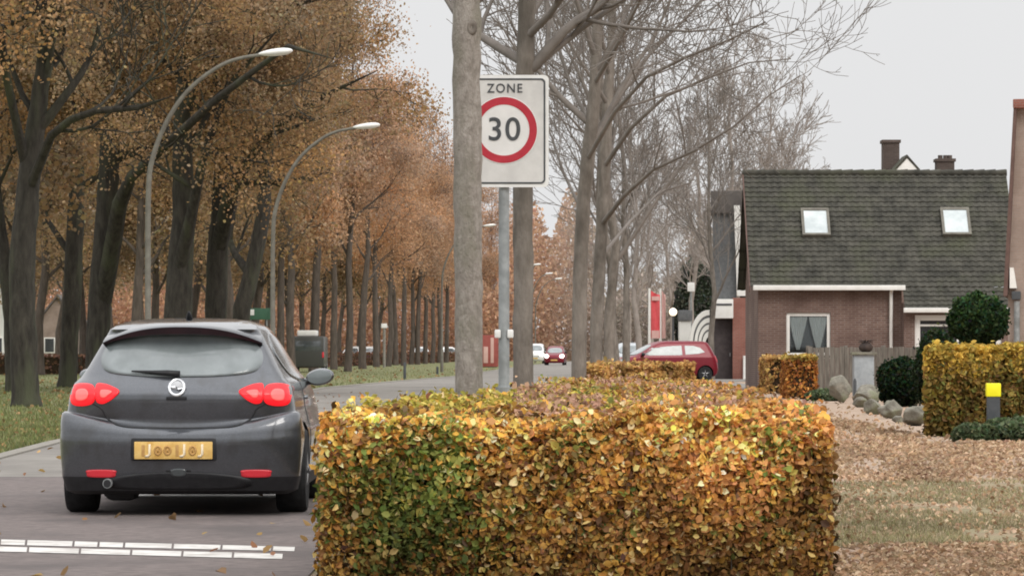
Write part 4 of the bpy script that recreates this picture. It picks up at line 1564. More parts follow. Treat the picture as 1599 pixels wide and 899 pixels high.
def small_car(label, loc, rotz, paint, lit=False, Lc=3.6, hgt=1.5, glass='glass', rim=None, wind=None, name='hatchback_car', group=None):
    root = thing(name, label, 'car', loc, rotz, group)
    k = hgt / 1.5
    cb = CarBody(small_prof(Lc, hgt), (.62, Lc - .72), .29)
    cb.me.materials[0] = paint
    cb.me.materials[1] = M['dark_plastic']
    link('body', cb.me, None, root, smooth=True)
    f0 = Lc - 1.0
    for sg in (-1, 1):
        patch(cb, [(1.55, .97 * k), (1.55, 1.32 * k), (1.9, 1.31 * k), (f0 - .55, 1.24 * k), (f0 - .10, .99 * k), (f0 - .4, .96 * k)], 'side', .008, 4, sgn=sg, smooth=False).build('side_window', M[glass], root)
        patch(cb, [(.62, 1.08 * k), (.80, 1.24 * k), (1.05, 1.31 * k), (1.42, 1.32 * k), (1.42, .99 * k), (.9, 1.02 * k)], 'side', .008, 4, sgn=sg, smooth=False).build('side_window', M[glass], root)
        hl = patch(cb, [(sg * .43, .66 * k), (sg * .48, .80 * k), (sg * .68, .83 * k), (sg * .76, .70 * k), (sg * .62, .56 * k)], 'front', .012, 3)
        hl.build('headlight', M['headlamp'] if lit else M['pale_glass'], root, smooth='all')
        patch(cb, [(sg * .60, .72 * k), (sg * .60, .92 * k), (sg * .70, .93 * k), (sg * .735, .78 * k), (sg * .70, .70 * k)], 'rear', .01, 3).build('tail_light', M['reflector'], root, smooth='all')
        dl = MB()
        dl.tube([(cb.side(sg, y, z * k) - sg * .001, y, z * k) for y, z in [(1.46, .97), (1.44, .7), (1.36, .45), (1.4, .28)]], .008, 5)
        dl.build('door_seam', M['dark_plastic'], root)
        mm = MB()
        mm.tube([(sg * .72, f0 - .12, .98 * k), (sg * .86, f0 - .14, 1.0 * k), (sg * .94, f0 - .15, 1.0 * k)], [.03, .08, .05], 8)
        mm.build('wing_mirror', M['dark_plastic'], root, smooth='all')
        for y in (.62, Lc - .72):
            wheel(root, sg * .70, y, .29, .18, rimmat=rim, sgn=sg)
    patch(cb, [(-.56, 1.0 * k), (-.46, 1.30 * k), (0, 1.36 * k), (.46, 1.30 * k), (.56, 1.0 * k), (0, .965 * k)], 'front', .008, 5).build('windscreen', wind or M[glass], root, smooth='all')
    patch(cb, [(-.54, 1.02 * k), (-.46, 1.26 * k), (0, 1.33 * k), (.46, 1.26 * k), (.54, 1.02 * k), (0, .99 * k)], 'rear', .008, 5).build('rear_window', M[glass], root, smooth='all')
    patch(cb, [(-.26, .34 * k), (-.26, .45 * k), (.26, .45 * k), (.26, .34 * k)], 'front', .012, 3, smooth=False).build('number_plate', M['plate'], root)
    patch(cb, [(-.35, .50 * k), (-.38, .56 * k), (.38, .56 * k), (.35, .50 * k)], 'front', .008, 3, smooth=False).build('grille', M['dark_plastic'], root)
    return root


zc = 150
small_car('dark red hatchback parked side on beyond the hedge', ((1117 - CX) * zc / F + .02, zc + .9, 0), R(90 + 14), M['red_paint'], Lc=4.3, hgt=1.58, glass='pale_glass', rim=M['alloy'])
small_car('silver car facing the camera behind the parked red hatchback', ((985 - CX) * 200 / F, 204, 0), R(180), M['silver_paint'], Lc=3.9, hgt=1.6, glass='silverglass' if False else 'rear_glass')
small_car('red car driving toward the camera with headlights on', ((870.5 - CX) * 300 / F, 304, 0), R(180 - 4), M['red_paint'], lit=True, Lc=3.8, hgt=1.5, glass='pale_glass')
small_car('white car following the oncoming red car with headlights on', ((840 - CX) * 335 / F, 339, 0), R(180 - 4), M['white_car'], lit=True, Lc=4.0, hgt=1.75, glass='rear_glass')
wc = None
for k, (px, zz) in enumerate([(558, 330), (580, 350), (657, 380), (694, 390)]):
    lab = ['white car glimpsed between the orange row trunks, leftmost of the white ones', 'white car glimpsed between trunks, second of the white ones',
           'white car glimpsed between far trunks near the pale post', 'white car glimpsed between the last trunks before the grey trunk'][k]
    p = Vector(((px - CX) * zz / F, zz, 0))
    if wc is None:
        wc = small_car(lab, p, R(172), M['white_car'], Lc=4.0, hgt=1.5, group='white cars beyond the wood')
    else:
        copy_tree(wc, p, R(165 + 9 * k), 1.0, lab)

# dark van with pale roof between the trunks
zv = 205
van = thing('van', 'dark parked van with a pale roof box seen between the oak trunks', 'van', ((481 - CX) * zv / F, zv, 0))
mb = MB()
mb.box(-.86, .86, 0, 4.2, .28, 1.95, .14)
mb.build('body', M['dark_car'], van, smooth=True)
mb = MB()
mb.box(-.60, .42, .3, 2.6, 1.96, 2.26, .07)
mb.build('roof_box', M['white_wood'], van, smooth=True)
mb = MB()
mb.box(-.68, .68, -.012, .05, 1.15, 1.7, .03)
mb.build('rear_window', M['glass'], van, smooth=True)
for sg in (-1, 1):
    mb = MB()
    mb.box(sg * .80 - .05, sg * .80 + .05, -.01, .05, .8, 1.1, .015)
    mb.build('tail_light', M['reflector'], van, smooth=True)
    for y in (.8, 3.4):
        wheel(van, sg * .76, y, .33, .2, sgn=sg)

# ------------------------------------------------------------------ zone sign
zs = 27.3
s = F / zs
sg_ = thing('speed_limit_sign', 'rectangular white zone sign with a red ringed 30 on a grey pole', 'road sign', ((787 - CX) / s, zs, 0))


def sz_(px, py):
    return ((px - 787) / s, H + (HY - py) / s)


mb = MB()
mb.tube([(0, 0.05, -.05), (0, 0.05, .95)], .055, 24)
mb.tube([(0, .05, .95), (0, .05, 1.0), (0, .05, 3.12)], [.055, .039, .037], 24)
pole = mb.build('pole', M['steel'], sg_, smooth=True)
for sx_ in (-.045, .045):
    mb = MB()
    zz = H + (HY - 521) / s
    mb.box(sx_ - .022, sx_ + .022, .0, .03, zz - .03, zz + .03, .01)
    mb.build('sticker', M['sign_rim'], pole, smooth=True)
mb = MB()
mb.lathe([(.062, 0), (.062, .05)], 24, (0, .05, .93))
mb.build('collar', M['steel'], pole, smooth=True)


def rrect(w2, h2, r, zc, n=8):
    pts = []
    for cx_, cz_, a0 in ((w2 - r, h2 - r, 0), (-w2 + r, h2 - r, 90), (-w2 + r, -h2 + r, 180), (w2 - r, -h2 + r, 270)):
        for k in range(n + 1):
            a = R(a0 + 90 * k / n)
            pts.append((cx_ + r * math.cos(a), zc + cz_ + r * math.sin(a)))
    return pts


zc_ = H + (HY - 205) / s
w2, h2 = .318, .398
mb = MB()
mb.prism(rrect(w2, h2, .035, zc_), -.012, .004)
board = mb.build('board', M['sign_rim'], sg_, smooth=True)


def frame_ring(outer, inner, y, th):
    n = len(outer)
    mb = MB()
    mb.add([(x, y, z) for x, z in outer] + [(x, y, z) for x, z in inner] + [(x, y + th, z) for x, z in outer] + [(x, y + th, z) for x, z in inner],
           [(i, (i + 1) % n, (i + 1) % n + n, i + n) for i in range(n)] + [(i, i + 2 * n, (i + 1) % n + 2 * n, (i + 1) % n) for i in range(n)]
           + [(i + n, (i + 1) % n + n, (i + 1) % n + 3 * n, i + 3 * n) for i in range(n)])
    return mb


mb = MB()
mb.prism(rrect(w2 - .030, h2 - .030, .028, zc_), -.0135, -.0121)
mb.build('panel_sheet', M['sign_face'], board)
frame_ring(rrect(w2 - .024, h2 - .024, .032, zc_), rrect(w2 - .036, h2 - .036, .024, zc_), -.0165, .003).build('border', M['sign_ink'], board)
zc2 = H + (HY - 203.5) / s


def circ(r, n=64):
    return [(r * math.cos(2 * math.pi * k / n), zc2 + r * math.sin(2 * math.pi * k / n)) for k in range(n)]


mb = MB()
mb.prism(circ(.20), -.0160, -.0140)
mb.build('disc', M['sign_white'], board)
frame_ring(circ(.234), circ(.181), -.0185, .004).build('red_ring', M['sign_red'], board)
frame_ring(circ(.240), circ(.2345), -.0162, .0025).build('white_ring', M['sign_rim'], board)


def text(name, body, size, x, z, y, mat, parent, offset=0.0, sx=1.0, space=1.0):
    cu = bpy.data.curves.new(name, 'FONT')
    cu.body = body
    cu.size = size
    cu.align_x = 'CENTER'
    cu.align_y = 'CENTER'
    cu.extrude = .0006
    cu.offset = offset
    cu.space_character = space
    t = bpy.data.objects.new(name, cu)
    C.objects.link(t)
    dg = bpy.context.evaluated_depsgraph_get()
    me = bpy.data.meshes.new_from_object(t.evaluated_get(dg))
    bpy.data.objects.remove(t)
    me.transform(Matrix.Translation((x, y, z)) @ Matrix.Rotation(R(90), 4, 'X') @ Matrix.Diagonal((sx, 1, 1, 1)))
    me.materials.clear()
    return link(name, me, mat, parent)


text('numerals', '30', .232, 0.0, zc2 - .002, -.0195, M['sign_ink'], board, .002, 1.0, 1.08)
text('lettering', 'ZONE', .090, .006, H + (HY - 139) / s, -.0175, M['sign_ink'], board, .001, .92, 1.2)


# ------------------------------------------------------------------ street lamps
def lamp(label, z, pole_px, head_px, head_py, base=None):
    s_ = F / z
    x0 = (pole_px - CX) / s_
    xh = (head_px - CX) / s_ - x0
    zh = H + (HY - head_py) / s_
    root = thing('street_lamp', label, 'street lamp', (x0, z, 0), group='curved street lamps along the road')
    mb = MB()
    k = zh
    pts = [(0, 0, -.05), (0, 0, 1.2), (0, 0, 1.25), (0, 0, k * .55)]
    rad = [.09, .09, .066, .058]
    arm = catmull([(0, 0), (0, k * .55), (xh * .05, k * .72), (xh * .26, k * .87), (xh * .58, k * .965), (xh * .92, k * .995), (xh * 1.2, k)], 6, closed=False)
    arm = [a for a in arm if a[1] > k * .56 and a[0] <= xh * .95]
    mb.tube(pts + [(a[0], 0, a[1]) for a in arm], rad + [.057 - .024 * i / len(arm) for i in range(len(arm))], 12)
    pole = mb.build('pole', M['lamp_post'], root, smooth=True)
    hb = MB()
    bm = bmesh.new()
    bmesh.ops.create_uvsphere(bm, u_segments=20, v_segments=12, radius=1)
    bm.verts.index_update()
    vs = []
    for v in bm.verts:
        w_ = .10 + .05 * (v.co.x + 1) / 2
        vs.append((xh + v.co.x * .36, v.co.y * w_ * 1.1, zh + v.co.z * w_ * .62 + v.co.x * .035))
    hb.add(vs, [[v.index for v in f.verts] for f in bm.faces])
    bm.free()
    hb.build('lamp_head', M['lamp_head'], root, smooth='all')
    return root


for lb, z, pp, hx, hy in [('nearest curved street lamp, its arm reaching over the grey hatchback', 79, 231, 430, 82),
                          ('second curved street lamp, its arm curving over the road among orange crowns', 99, 426, 572, 197),
                          ('street lamp whose head peeks between the grey trunk and the sign pole', 210, 690, 764, 352),
                          ('far street lamp with head just right of the forked trunk', 306, 826, 838, 413),
                          ('small far street lamp, middle of three heads over the road end', 330, 829, 857, 427),
                          ('farthest small street lamp with thin slanting arm over the road end', 352, 836, 872, 435)]:
    lamp(lb, z, pp, hx, hy)


# ------------------------------------------------------------------ houses
def tiled_roof(x0, x1, ye, ze, yr, zr, mat, parent, rows=18, wave=.24, name='roof', step=.045):
    """courses of wavy tiles from the eave (ye, ze) up to the ridge (yr, zr)"""
    mb = MB()
    L = math.hypot(yr - ye, zr - ze)
    ny, nz = -(zr - ze) / L, (yr - ye) / L
    if nz < 0:
        ny, nz = -ny, -nz
    nx = max(8, int((x1 - x0) / wave * 4))
    rnd = random.Random(3)
    for r in range(rows):
        for e, (t, off) in enumerate(((r / rows, step), ((r + 1.04) / rows, .004))):
            for i in range(nx + 1):
                u = i / nx
                wv = .016 * math.sin(u * (x1 - x0) / wave * 2 * math.pi)
                o_ = off + wv + (rnd.gauss(0, .003))
                mb.v.append((x0 + (x1 - x0) * u, ye + (yr - ye) * t + ny * o_, ze + (zr - ze) * t + nz * o_))
    for r in range(rows):
        b0 = r * 2 * (nx + 1)
        for i in range(nx):
            mb.f.append((b0 + i, b0 + i + 1, b0 + nx + 2 + i, b0 + nx + 1 + i))
        # front lip
        o = len(mb.v)
        for i in range(nx + 1):
            x, y, z = mb.v[b0 + i]
            mb.v.append((x, y - ny * (step * .95), z - nz * (step * .95)))
        for i in range(nx):
            mb.f.append((o + i, o + i + 1, b0 + i + 1, b0 + i))
    return mb.build(name, mat, parent, fix=False)


zh = 115.0
s = F / zh          # 52.2 px per metre


def hx(px):
    return (px - CX) / s


def hz(py):
    return H + (HY - py) / s


hs_ = thing('brick_house', 'brown brick house with a wide mossy dark tiled roof and two skylights', 'house', (hx(1290), zh, 0))
ox = hx(1290)


def lx(px):
    return hx(px) - ox


e1, e2, rg = hz(436), hz(472), hz(263)
run = (rg - e1) * .95
slope = (rg - e1) / run
ext = (e1 - e2) / slope
x0, xm, x1 = lx(1184), lx(1408), lx(1592)
mb = MB()
# front wall with a window opening, built from four pieces around it
wx0, wx1, wz0, wz1 = lx(1228), lx(1297), hz(556), hz(488)
T = .28
mb.box(x0, wx0, 0, T, -.1, e1 - .02)
mb.box(wx1, xm, 0, T, -.1, e1 - .02)
mb.box(wx0, wx1, 0, T, -.1, wz0)
mb.box(wx0, wx1, 0, T, wz1, e1 - .02)
wall = mb.build('wall', M['brick'], hs_)
mb = MB()
ym = run
mb.add([(x0, T, -.1), (x0, 2 * run, -.1), (x0, 2 * run, e1 - .1), (x0, run, rg - .12), (x0, T, e1 - .1),
        (x0 + .25, T, -.1), (x0 + .25, 2 * run, -.1), (x0 + .25, 2 * run, e1 - .1), (x0 + .25, run, rg - .12), (x0 + .25, T, e1 - .1)],
       [(0, 1, 2, 3, 4), (9, 8, 7, 6, 5), (0, 4, 9, 5), (1, 6, 7, 2), (2, 7, 8, 3), (3, 8, 9, 4), (0, 5, 6, 1)])
mb.build('gable_wall', M['brick'], hs_)
# the projecting right part, wall with window opening
vx0, vx1, vz0, vz1 = lx(1425), lx(1560), hz(560), hz(492)
mb = MB()
ya, yb_ = -ext, -ext + T
mb.box(xm, vx0, ya, yb_, -.1, e2 - .02)
mb.box(vx1, x1, ya, yb_, -.1, e2 - .02)
mb.box(vx0, vx1, ya, yb_, -.1, vz0)
mb.box(vx0, vx1, ya, yb_, vz1, e2 - .02)
mb.box(xm, xm + .22, yb_ + .001, -.002, -.1, e2 - .02)
mb.build('wall', M['brick'], hs_)
ov = .22
rf = tiled_roof(lx(1171), x1, -ov, e1 - ov * slope, run, rg, M['tile'], hs_, rows=23, wave=.215, step=.032)
# the same slope runs on lower over the projecting part
rf2 = tiled_roof(xm + .002, x1, -ext - ov, e2 - ov * slope, -ov - .012, e1 - (ov + .012) * slope, M['tile'], hs_, rows=5, wave=.215, step=.032)
tiled_roof(lx(1171), x1, 2 * run + ov, e1 - ov * slope, run, rg, M['tile'], hs_, rows=6)
mb = MB()
n_r = 24
for i in range(n_r):
    a = lx(1169) + (x1 - lx(1169)) * i / n_r
    b_ = lx(1169) + (x1 - lx(1169)) * (i + 1.05) / n_r
    mb.tube([(a, run, rg + .0), (b_, run, rg + .015)], [.10, .115], 10)
mb.build('ridge', M['tile'], hs_, smooth=True)
mb = MB()
mb.box(lx(1175), lx(1412), -ov - .16, -ov + .0, e1 - ov * slope - .10, e1 - ov * slope + .05, .02)
mb.build('gutter', M['white_wood'], hs_, smooth=True)
mb = MB()
mb.box(lx(1406), x1, -ext - ov - .15, -ext - ov + .0, e2 - ov * slope - .08, e2 - ov * slope + .06, .02)
mb.build('gutter', M['white_wood'], hs_, smooth=True)
mb = MB()
px_ = lx(1391)
mb.tube([(px_, -.10, -.05), (px_, -.10, e1 - .42), (px_, -.3, e1 - .3), (px_, -.32, e1 - .2)], .055, 12)
mb.build('downpipe', M['white_wood'], hs_, smooth=True)
# left verge edge
mb = MB()
for yy0, zz0, yy1, zz1 in ((-ov, e1 - ov * slope, run, rg),):
    mb.add([(lx(1169), yy0, zz0 - .16), (lx(1169), yy1, zz1 - .16), (lx(1169), yy1, zz1 + .04), (lx(1169), yy0, zz0 + .04),
            (lx(1171) - .005, yy0, zz0 - .16), (lx(1171) - .005, yy1, zz1 - .16), (lx(1171) - .005, yy1, zz1 + .04), (lx(1171) - .005, yy0, zz0 + .04)],
           [(0, 1, 2, 3), (7, 6, 5, 4), (0, 3, 7, 4), (1, 5, 6, 2), (3, 2, 6, 7), (0, 4, 5, 1)])
mb.build('verge_board', M['brown_trim'], hs_)


def window(parent, x0, x1, z0, z1, y, fw=.09, bars=(), curtain=False, sill=True, glass='window_dark', depth=.16):
    mb = MB()
    mb.box(x0, x0 + fw, y, y + .1, z0, z1, .008)
    mb.box(x1 - fw, x1, y, y + .1, z0, z1, .008)
    mb.box(x0 + fw, x1 - fw, y + .001, y + .099, z0, z0 + fw, .008)
    mb.box(x0 + fw, x1 - fw, y + .001, y + .099, z1 - fw, z1, .008)
    for b_ in bars:
        if b_[0] == 'v':
            mb.box(b_[1] - .03, b_[1] + .03, y + .003, y + .09, z0 + fw, z1 - fw)
        else:
            mb.box(x0 + fw, x1 - fw, y + .003, y + .09, b_[1] - .03, b_[1] + .03)
    wd = mb.build('window', M['white_wood'], parent, smooth=True)
    g = MB()
    g.box(x0 + fw * .5, x1 - fw * .5, y + .055, y + .062, z0 + fw * .5, z1 - fw * .5)
    if curtain:
        gl_m = M['pane_clear']
    else:
        gl_m = M[glass]
    g.build('pane', gl_m, wd)
    if sill:
        q = MB()
        q.box(x0 - .06, x1 + .06, y - .10, y + .02, z0 - .07, z0 - .003, .01)
        q.build('sill', M['white_wood'], wd, smooth=True)
    return wd


def glass_mat():
    m, nt, out = new_mat('clear pane')
    gl_ = nt.nodes.new('ShaderNodeBsdfGlossy')
    gl_.inputs['Roughness'].default_value = .05
    tr = nt.nodes.new('ShaderNodeBsdfTransparent')
    tr.inputs[0].default_value = (.9, .93, .93, 1)
    mx = nt.nodes.new('ShaderNodeMixShader')
    fr = nt.nodes.new('ShaderNodeFresnel')
    fr.inputs[0].default_value = 1.5
    nt.links.new(fr.outputs[0], mx.inputs[0])
    nt.links.new(tr.outputs[0], mx.inputs[1])
    nt.links.new(gl_.outputs[0], mx.inputs[2])
    nt.links.new(mx.outputs[0], out.inputs[0])
    return m


M['pane_clear'] = glass_mat()
wd = window(hs_, wx0 + .003, wx1 - .003, wz0 + .003, wz1 - .003, .06, .10, curtain=True)
# draped lace curtains, each gathered toward the sides, dark room behind
rm = MB()
rm.box(wx0 - .02, wx1 + .02, T + .35, T + .4, wz0 - .1, wz1 + .1)
rm.build('room_backdrop' if False else 'dark_room_panel', M['window_dark'], wd)  # dark panel standing in for the shade of the room
cm_ = (wx0 + wx1) / 2
for sg in (-1, 1):
    cmesh = MB()
    nu, nv = 22, 14
    top0, top1 = cm_ + sg * .02, (wx1 if sg > 0 else wx0) - sg * .10
    vs = []
    for j in range(nv + 1):
        v = j / nv
        zz = wz1 - .12 - v * (wz1 - wz0 - .32)
        mid = cm_ + sg * .30
        a = top0 + (mid - sg * .05 - top0) * v ** 1.1
        b_ = top1 + (mid + sg * .05 - top1) * v ** 1.4
        for i in range(nu + 1):
            u = i / nu
            vs.append((a + (b_ - a) * u, T - .12 + .012 * math.sin(u * 26), zz))
    cmesh.add(vs, [(j * (nu + 1) + i, j * (nu + 1) + i + 1, (j + 1) * (nu + 1) + i + 1, (j + 1) * (nu + 1) + i) for j in range(nv) for i in range(nu)])
    cmesh.build('curtain', M['curtain'], wd, smooth='all', fix=False)
window(hs_, vx0 + .003, vx1 - .003, vz0 + .003, vz1 - .003, -ext + .05, .16, bars=[('h', hz(508)), ('v', lx(1492))], glass='window_dark')


def skylight(px0, px1, py0, py1):
    """roof window lying in the slope"""
    def on(py):
        z = hz(py)
        y = (z - e1) / slope
        # perspective: the slope is deeper than the wall plane
        return y, z
    # solve rows for points on the roof plane seen at py
    def solve(py):
        y = 0
        for _ in range(12):
            d_ = zh + y
            z = H + (HY - py) * d_ / F
            y = (z - e1) / slope
        return y, z
    ya, za = solve(py1)
    yb2, zb = solve(py0)
    k0 = (zh + ya) / F
    xa, xb = (px0 - CX) * k0 - ox, (px1 - CX) * k0 - ox
    ln = math.hypot(yb2 - ya, zb - za)
    u = Vector((0, (yb2 - ya) / ln, (zb - za) / ln))
    nrm = Vector((0, -u.z, u.y))
    root = None

    def quadbox(x0, x1, t0, t1, h0, h1):
        mb = MB()
        base = Vector((0, ya, za))
        vs = []
        for h_ in (h0, h1):
            for t in (t0, t1):
                for x in (x0, x1):
                    p = base + u * t + nrm * h_
                    vs.append((x, p.y, p.z))
        mb.add(vs, [(0, 2, 3, 1), (4, 5, 7, 6), (0, 1, 5, 4), (2, 6, 7, 3), (0, 4, 6, 2), (1, 3, 7, 5)])
        return mb
    mb = MB()
    for a in ((xa, xa + .08, 0, ln), (xb - .08, xb, 0, ln), (xa + .08, xb - .08, 0, .08), (xa + .08, xb - .08, ln - .1, ln)):
        q_ = quadbox(*a, -.05, .13)
        mb.add(q_.v, q_.f)
    fr = mb.build('skylight', M['lamp_post'], hs_)
    quadbox(xa + .05, xb - .05, .05, ln - .05, .07, .105).build('pane', M['skylight'], fr)
    return fr


skylight(1253, 1297, 329, 371)
skylight(1472, 1517, 328, 370)

# neighbouring house to the left: grey slate mansard, white board, dark door, red brick pier
z2 = 160.0
s2 = F / z2


def nx_(px):
    return (px - CX) / s2


def nz_(py):
    return H + (HY - py) / s2


nb = thing('house', 'narrow neighbouring house with grey slate front, white barge board and dark door', 'house', (nx_(1140), z2, 0), -R(3.2))
o2 = nx_(1140)


def ln_(px):
    return nx_(px) - o2


mb = MB()
mb.box(ln_(1112), ln_(1178), .3, 6, -.1, nz_(470))
mb.build('wall', M['brick'], nb)
mb = MB()
mb.prism([(ln_(1113), nz_(470)), (ln_(1113), nz_(330)), (ln_(1150), nz_(330)), (ln_(1150), nz_(470))], .12, 5.8)
mb.build('slate_front', M['slate'], nb)
mb = MB()
mb.box(ln_(1110), ln_(1176), -.1, 6.2, nz_(333), nz_(298), .03)
mb.build('roof', M['roof_far'], nb, smooth=True)
mb = MB()
mb.prism([(ln_(1151), nz_(462)), (ln_(1146), nz_(321)), (ln_(1155), nz_(321)), (ln_(1165), nz_(462))], -.18, .1)
mb.build('barge_board', M['white_wood'], nb)
mb = MB()
mb.box(ln_(1156), ln_(1180), -.12, 5, nz_(480), nz_(333), .01)
mb.build('gable_wall', M['tile'], nb)
mb = MB()
mb.box(ln_(1116), ln_(1145), -.5, .25, nz_(497), nz_(467), .03)
pb = mb.build('porch_board', M['white_wood'], nb, smooth=True)
mb = MB()
mb.box(ln_(1118), ln_(1143), -.52, -.503, nz_(477), nz_(474))
mb.build('groove', M['post_dark'], pb)
mb = MB()
mb.box(ln_(1115), ln_(1144), .2, .29, -.05, nz_(499), .01)
dr = mb.build('door', M['dark_door'], nb, smooth=True)
mb = MB()
mb.box(ln_(1139), ln_(1141), .14, .2, .95, 1.1, .005)
mb.build('handle', M['steel'], dr, smooth=True)
mb = MB()
mb.box(ln_(1144), ln_(1166), -.3, .28, -.05, nz_(465), .01)
mb.build('pier', M['brick_red'], nb, smooth=True)
mb = MB()
mb.box(ln_(1166.5), ln_(1177), -.2, .25, nz_(522), nz_(478), .01)
mb.build('window', M['window_dark'], nb, smooth=True)  # dark panel painted in for the shadow beside the pier
mb = MB()
mb.tube([(ln_(1178), -.25, nz_(470)), (ln_(1180), -.25, nz_(500)), (ln_(1179), -.25, nz_(530))], .09, 10)
mb.build('downpipe', M['white_wood'], nb, smooth=True)
mb = MB()
mb.tube([(ln_(1162), -.42, 0), (ln_(1162), -.42, nz_(555))], .05, 10)
mb.build('post', M['white_wood'], nb, smooth=True)

# house at the right edge
z3 = 98.0
s3 = F / z3
rh = thing('house', 'pale brown brick gable house with dark verge at the right edge', 'house', ((1575 - CX) / s3, z3, 0), -R(8.6))


def rx_(px):
    return (px - 1575) / s3


def rz_(py):
    return H + (HY - py) / s3


mb = MB()
mb.prism([(rx_(1574), -.1), (rx_(1574), rz_(460)), (rx_(1588), rz_(170)), (rx_(1800), rz_(170)), (rx_(1800), -.1)], 0, 7)
mb.build('wall', M['brick_pink'], rh)
mb = MB()
mb.prism([(rx_(1567), rz_(462)), (rx_(1583), rz_(166)), (rx_(1588), rz_(166)), (rx_(1573.5), rz_(462))], -.25, 7.2)
mb.build('verge_board', M['brown_trim'], rh)
mb = MB()
mb.box(rx_(1582), rx_(1810), -.3, 7.3, rz_(170), rz_(156), .03)
mb.build('roof', M['brick_red'], rh, smooth=True)
mb = MB()
mb.prism([(rx_(1577), rz_(450)), (rx_(1577), rz_(418)), (rx_(1583), rz_(418)), (rx_(1588), rz_(450))], -.24, -.01)
mb.build('bracket', M['white_wood'], rh)
mb = MB()
mb.tube([(rx_(1588), -.14, -.05), (rx_(1588), -.14, rz_(470))], .075, 12)
mb.build('downpipe', M['steel'], rh, smooth=True)
mb = MB()
mb.box(rx_(1580), rx_(1594), -.26, -.02, rz_(468), rz_(455), .02)
mb.build('hopper', M['post_dark'], rh, smooth=True)

window(rh, 1.1, 2.5, .9, 2.3, -.06, .09, bars=[('v', 1.8)])
window(rh, 1.1, 2.5, 3.9, 5.2, -.06, .09, bars=[('v', 1.8)])

# house behind the ridge: chimneys and a small white gable show
z4 = 142.0
s4 = F / z4
bh = thing('house', 'house hidden behind the mossy ridge, its two chimneys and white gable showing', 'house', ((1440 - CX) / s4, z4, 0))


def bx_(px):
    return (px - 1440) / s4


def bz_(py):
    return H + (HY - py) / s4


mb = MB()
mb.box(bx_(1390), bx_(1540), 0, 8, -.1, bz_(330))
mb.build('wall', M['brick'], bh)
mb = MB()
mb.add([(bx_(1385), -.3, bz_(332)), (bx_(1545), -.3, bz_(332)), (bx_(1545), 4, bz_(262)), (bx_(1385), 4, bz_(262)), (bx_(1385), 8.3, bz_(332)), (bx_(1545), 8.3, bz_(332))],
       [(0, 1, 2, 3), (3, 2, 5, 4), (0, 3, 4), (1, 5, 2)])
mb.build('roof', M['roof_far'], bh)
for a, b_, t in ((1394, 1420, 210), (1480, 1508, 240)):
    mb = MB()
    mb.box(bx_(a), bx_(b_), 3.6, 4.4, bz_(285), bz_(t + 5), .01)
    mb.box(bx_(a) - .05, bx_(b_) + .05, 3.55, 4.45, bz_(t + 5), bz_(t), .01)
    if t > 220:
        for u in (.25, .55, .8):
            xx = bx_(a) + (bx_(b_) - bx_(a)) * u
            mb.tube([(xx, 4, bz_(t)), (xx, 4, bz_(t - 6))], .09, 8)
    mb.build('chimney', M['brick_dark'], bh)
mb = MB()
gx = bx_(1423)
g1 = MB()
g1.prism([(bx_(1402), bz_(262)), (bx_(1423), bz_(238)), (bx_(1444), bz_(262)), (bx_(1440), bz_(262)), (bx_(1423), bz_(243.5)), (bx_(1406), bz_(262))], 1.5, 3.5)
gg = g1.build('gable', M['tile'], bh)
g2 = MB()
g2.prism([(bx_(1406.5), bz_(262)), (bx_(1423), bz_(244)), (bx_(1439.5), bz_(262))], 1.52, 3.4)
g2.build('gable_face', M['white_wood'], gg)

# far houses between the left trunks
hl = []
for k, (px0, px1, pt, z, mat, lb) in enumerate([(-60, 17, 470, 330, 'wall_white', 'white rendered house at the far left behind the trunks'),
                                               (62, 118, 500, 345, 'brick_pink', 'pale brick house with white trim behind the left oak trunks')]):
    sk = F / z
    root = thing('house', lb, 'house', (((px0 + px1) / 2 - CX) / sk, z, 0))
    hw_ = (px1 - px0) / 2 / sk
    zt = H + (HY - pt) / sk
    mb = MB()
    mb.prism([(-hw_, -.1), (-hw_, zt), (0, zt + hw_ * 1.3), (hw_, zt), (hw_, -.1)], 0, 7)
    mb.build('wall', M[mat], root)
    mb = MB()
    for sg in (-1, 1):
        mb.prism([(0, zt + hw_ * 1.3 + .02), (sg * (hw_ + .3), zt - .3), (sg * (hw_ + .3), zt - .05), (0, zt + hw_ * 1.3 + .28)], -.3, 7.2)
    mb.build('roof', M['roof_far'], root)
    for sg in (-.45, .45):
        wdw = MB()
        wdw.box(sg * hw_ - .5, sg * hw_ + .5, -.05, .05, .9, 2.3, .02)
        f_ = wdw.build('window', M['white_wood'], root, smooth=True)
        pn = MB()
        pn.box(sg * hw_ - .4, sg * hw_ + .4, -.06, -.051, 1.0, 2.2)
        pn.build('pane', M['window_dark'], f_)

# ------------------------------------------------------------------ fence, pillar, boulders, posts
zf = 109.0
s5 = F / zf
fx0, fx1 = (1262 - CX) / s5, (1440 - CX) / s5
fn = thing('plank_fence', 'weathered grey vertical plank fence below the curtained window', 'fence', ((fx0 + fx1) / 2, zf, 0))
mb = MB()
rnd = random.Random(8)
x = fx0
cxf = (fx0 + fx1) / 2
while x < fx1 - .05:
    wd_ = rnd.uniform(.13, .17)
    j = rnd.uniform(-.02, .02)
    off = rnd.uniform(0, .012)
    mb.box(x - cxf, x + wd_ - .012 - cxf, off, off + .025, .03, 1.31 + j, .005)
    x += wd_
mb.build('planks', M['grey_wood'], fn)
mb = MB()
for zz in (.35, 1.0):
    mb.box(fx0 - cxf, fx1 - cxf, .04, .09, zz, zz + .08)
mb.build('rails', M['grey_wood'], fn)
for k in range(4):
    u = k / 3
    mb = MB()
    xx = (fx0 + (fx1 - fx0) * u) - cxf
    mb.box(xx - .05, xx + .05, .095, .19, -.1, 1.35, .01)
    mb.build('post', M['grey_wood'], fn)

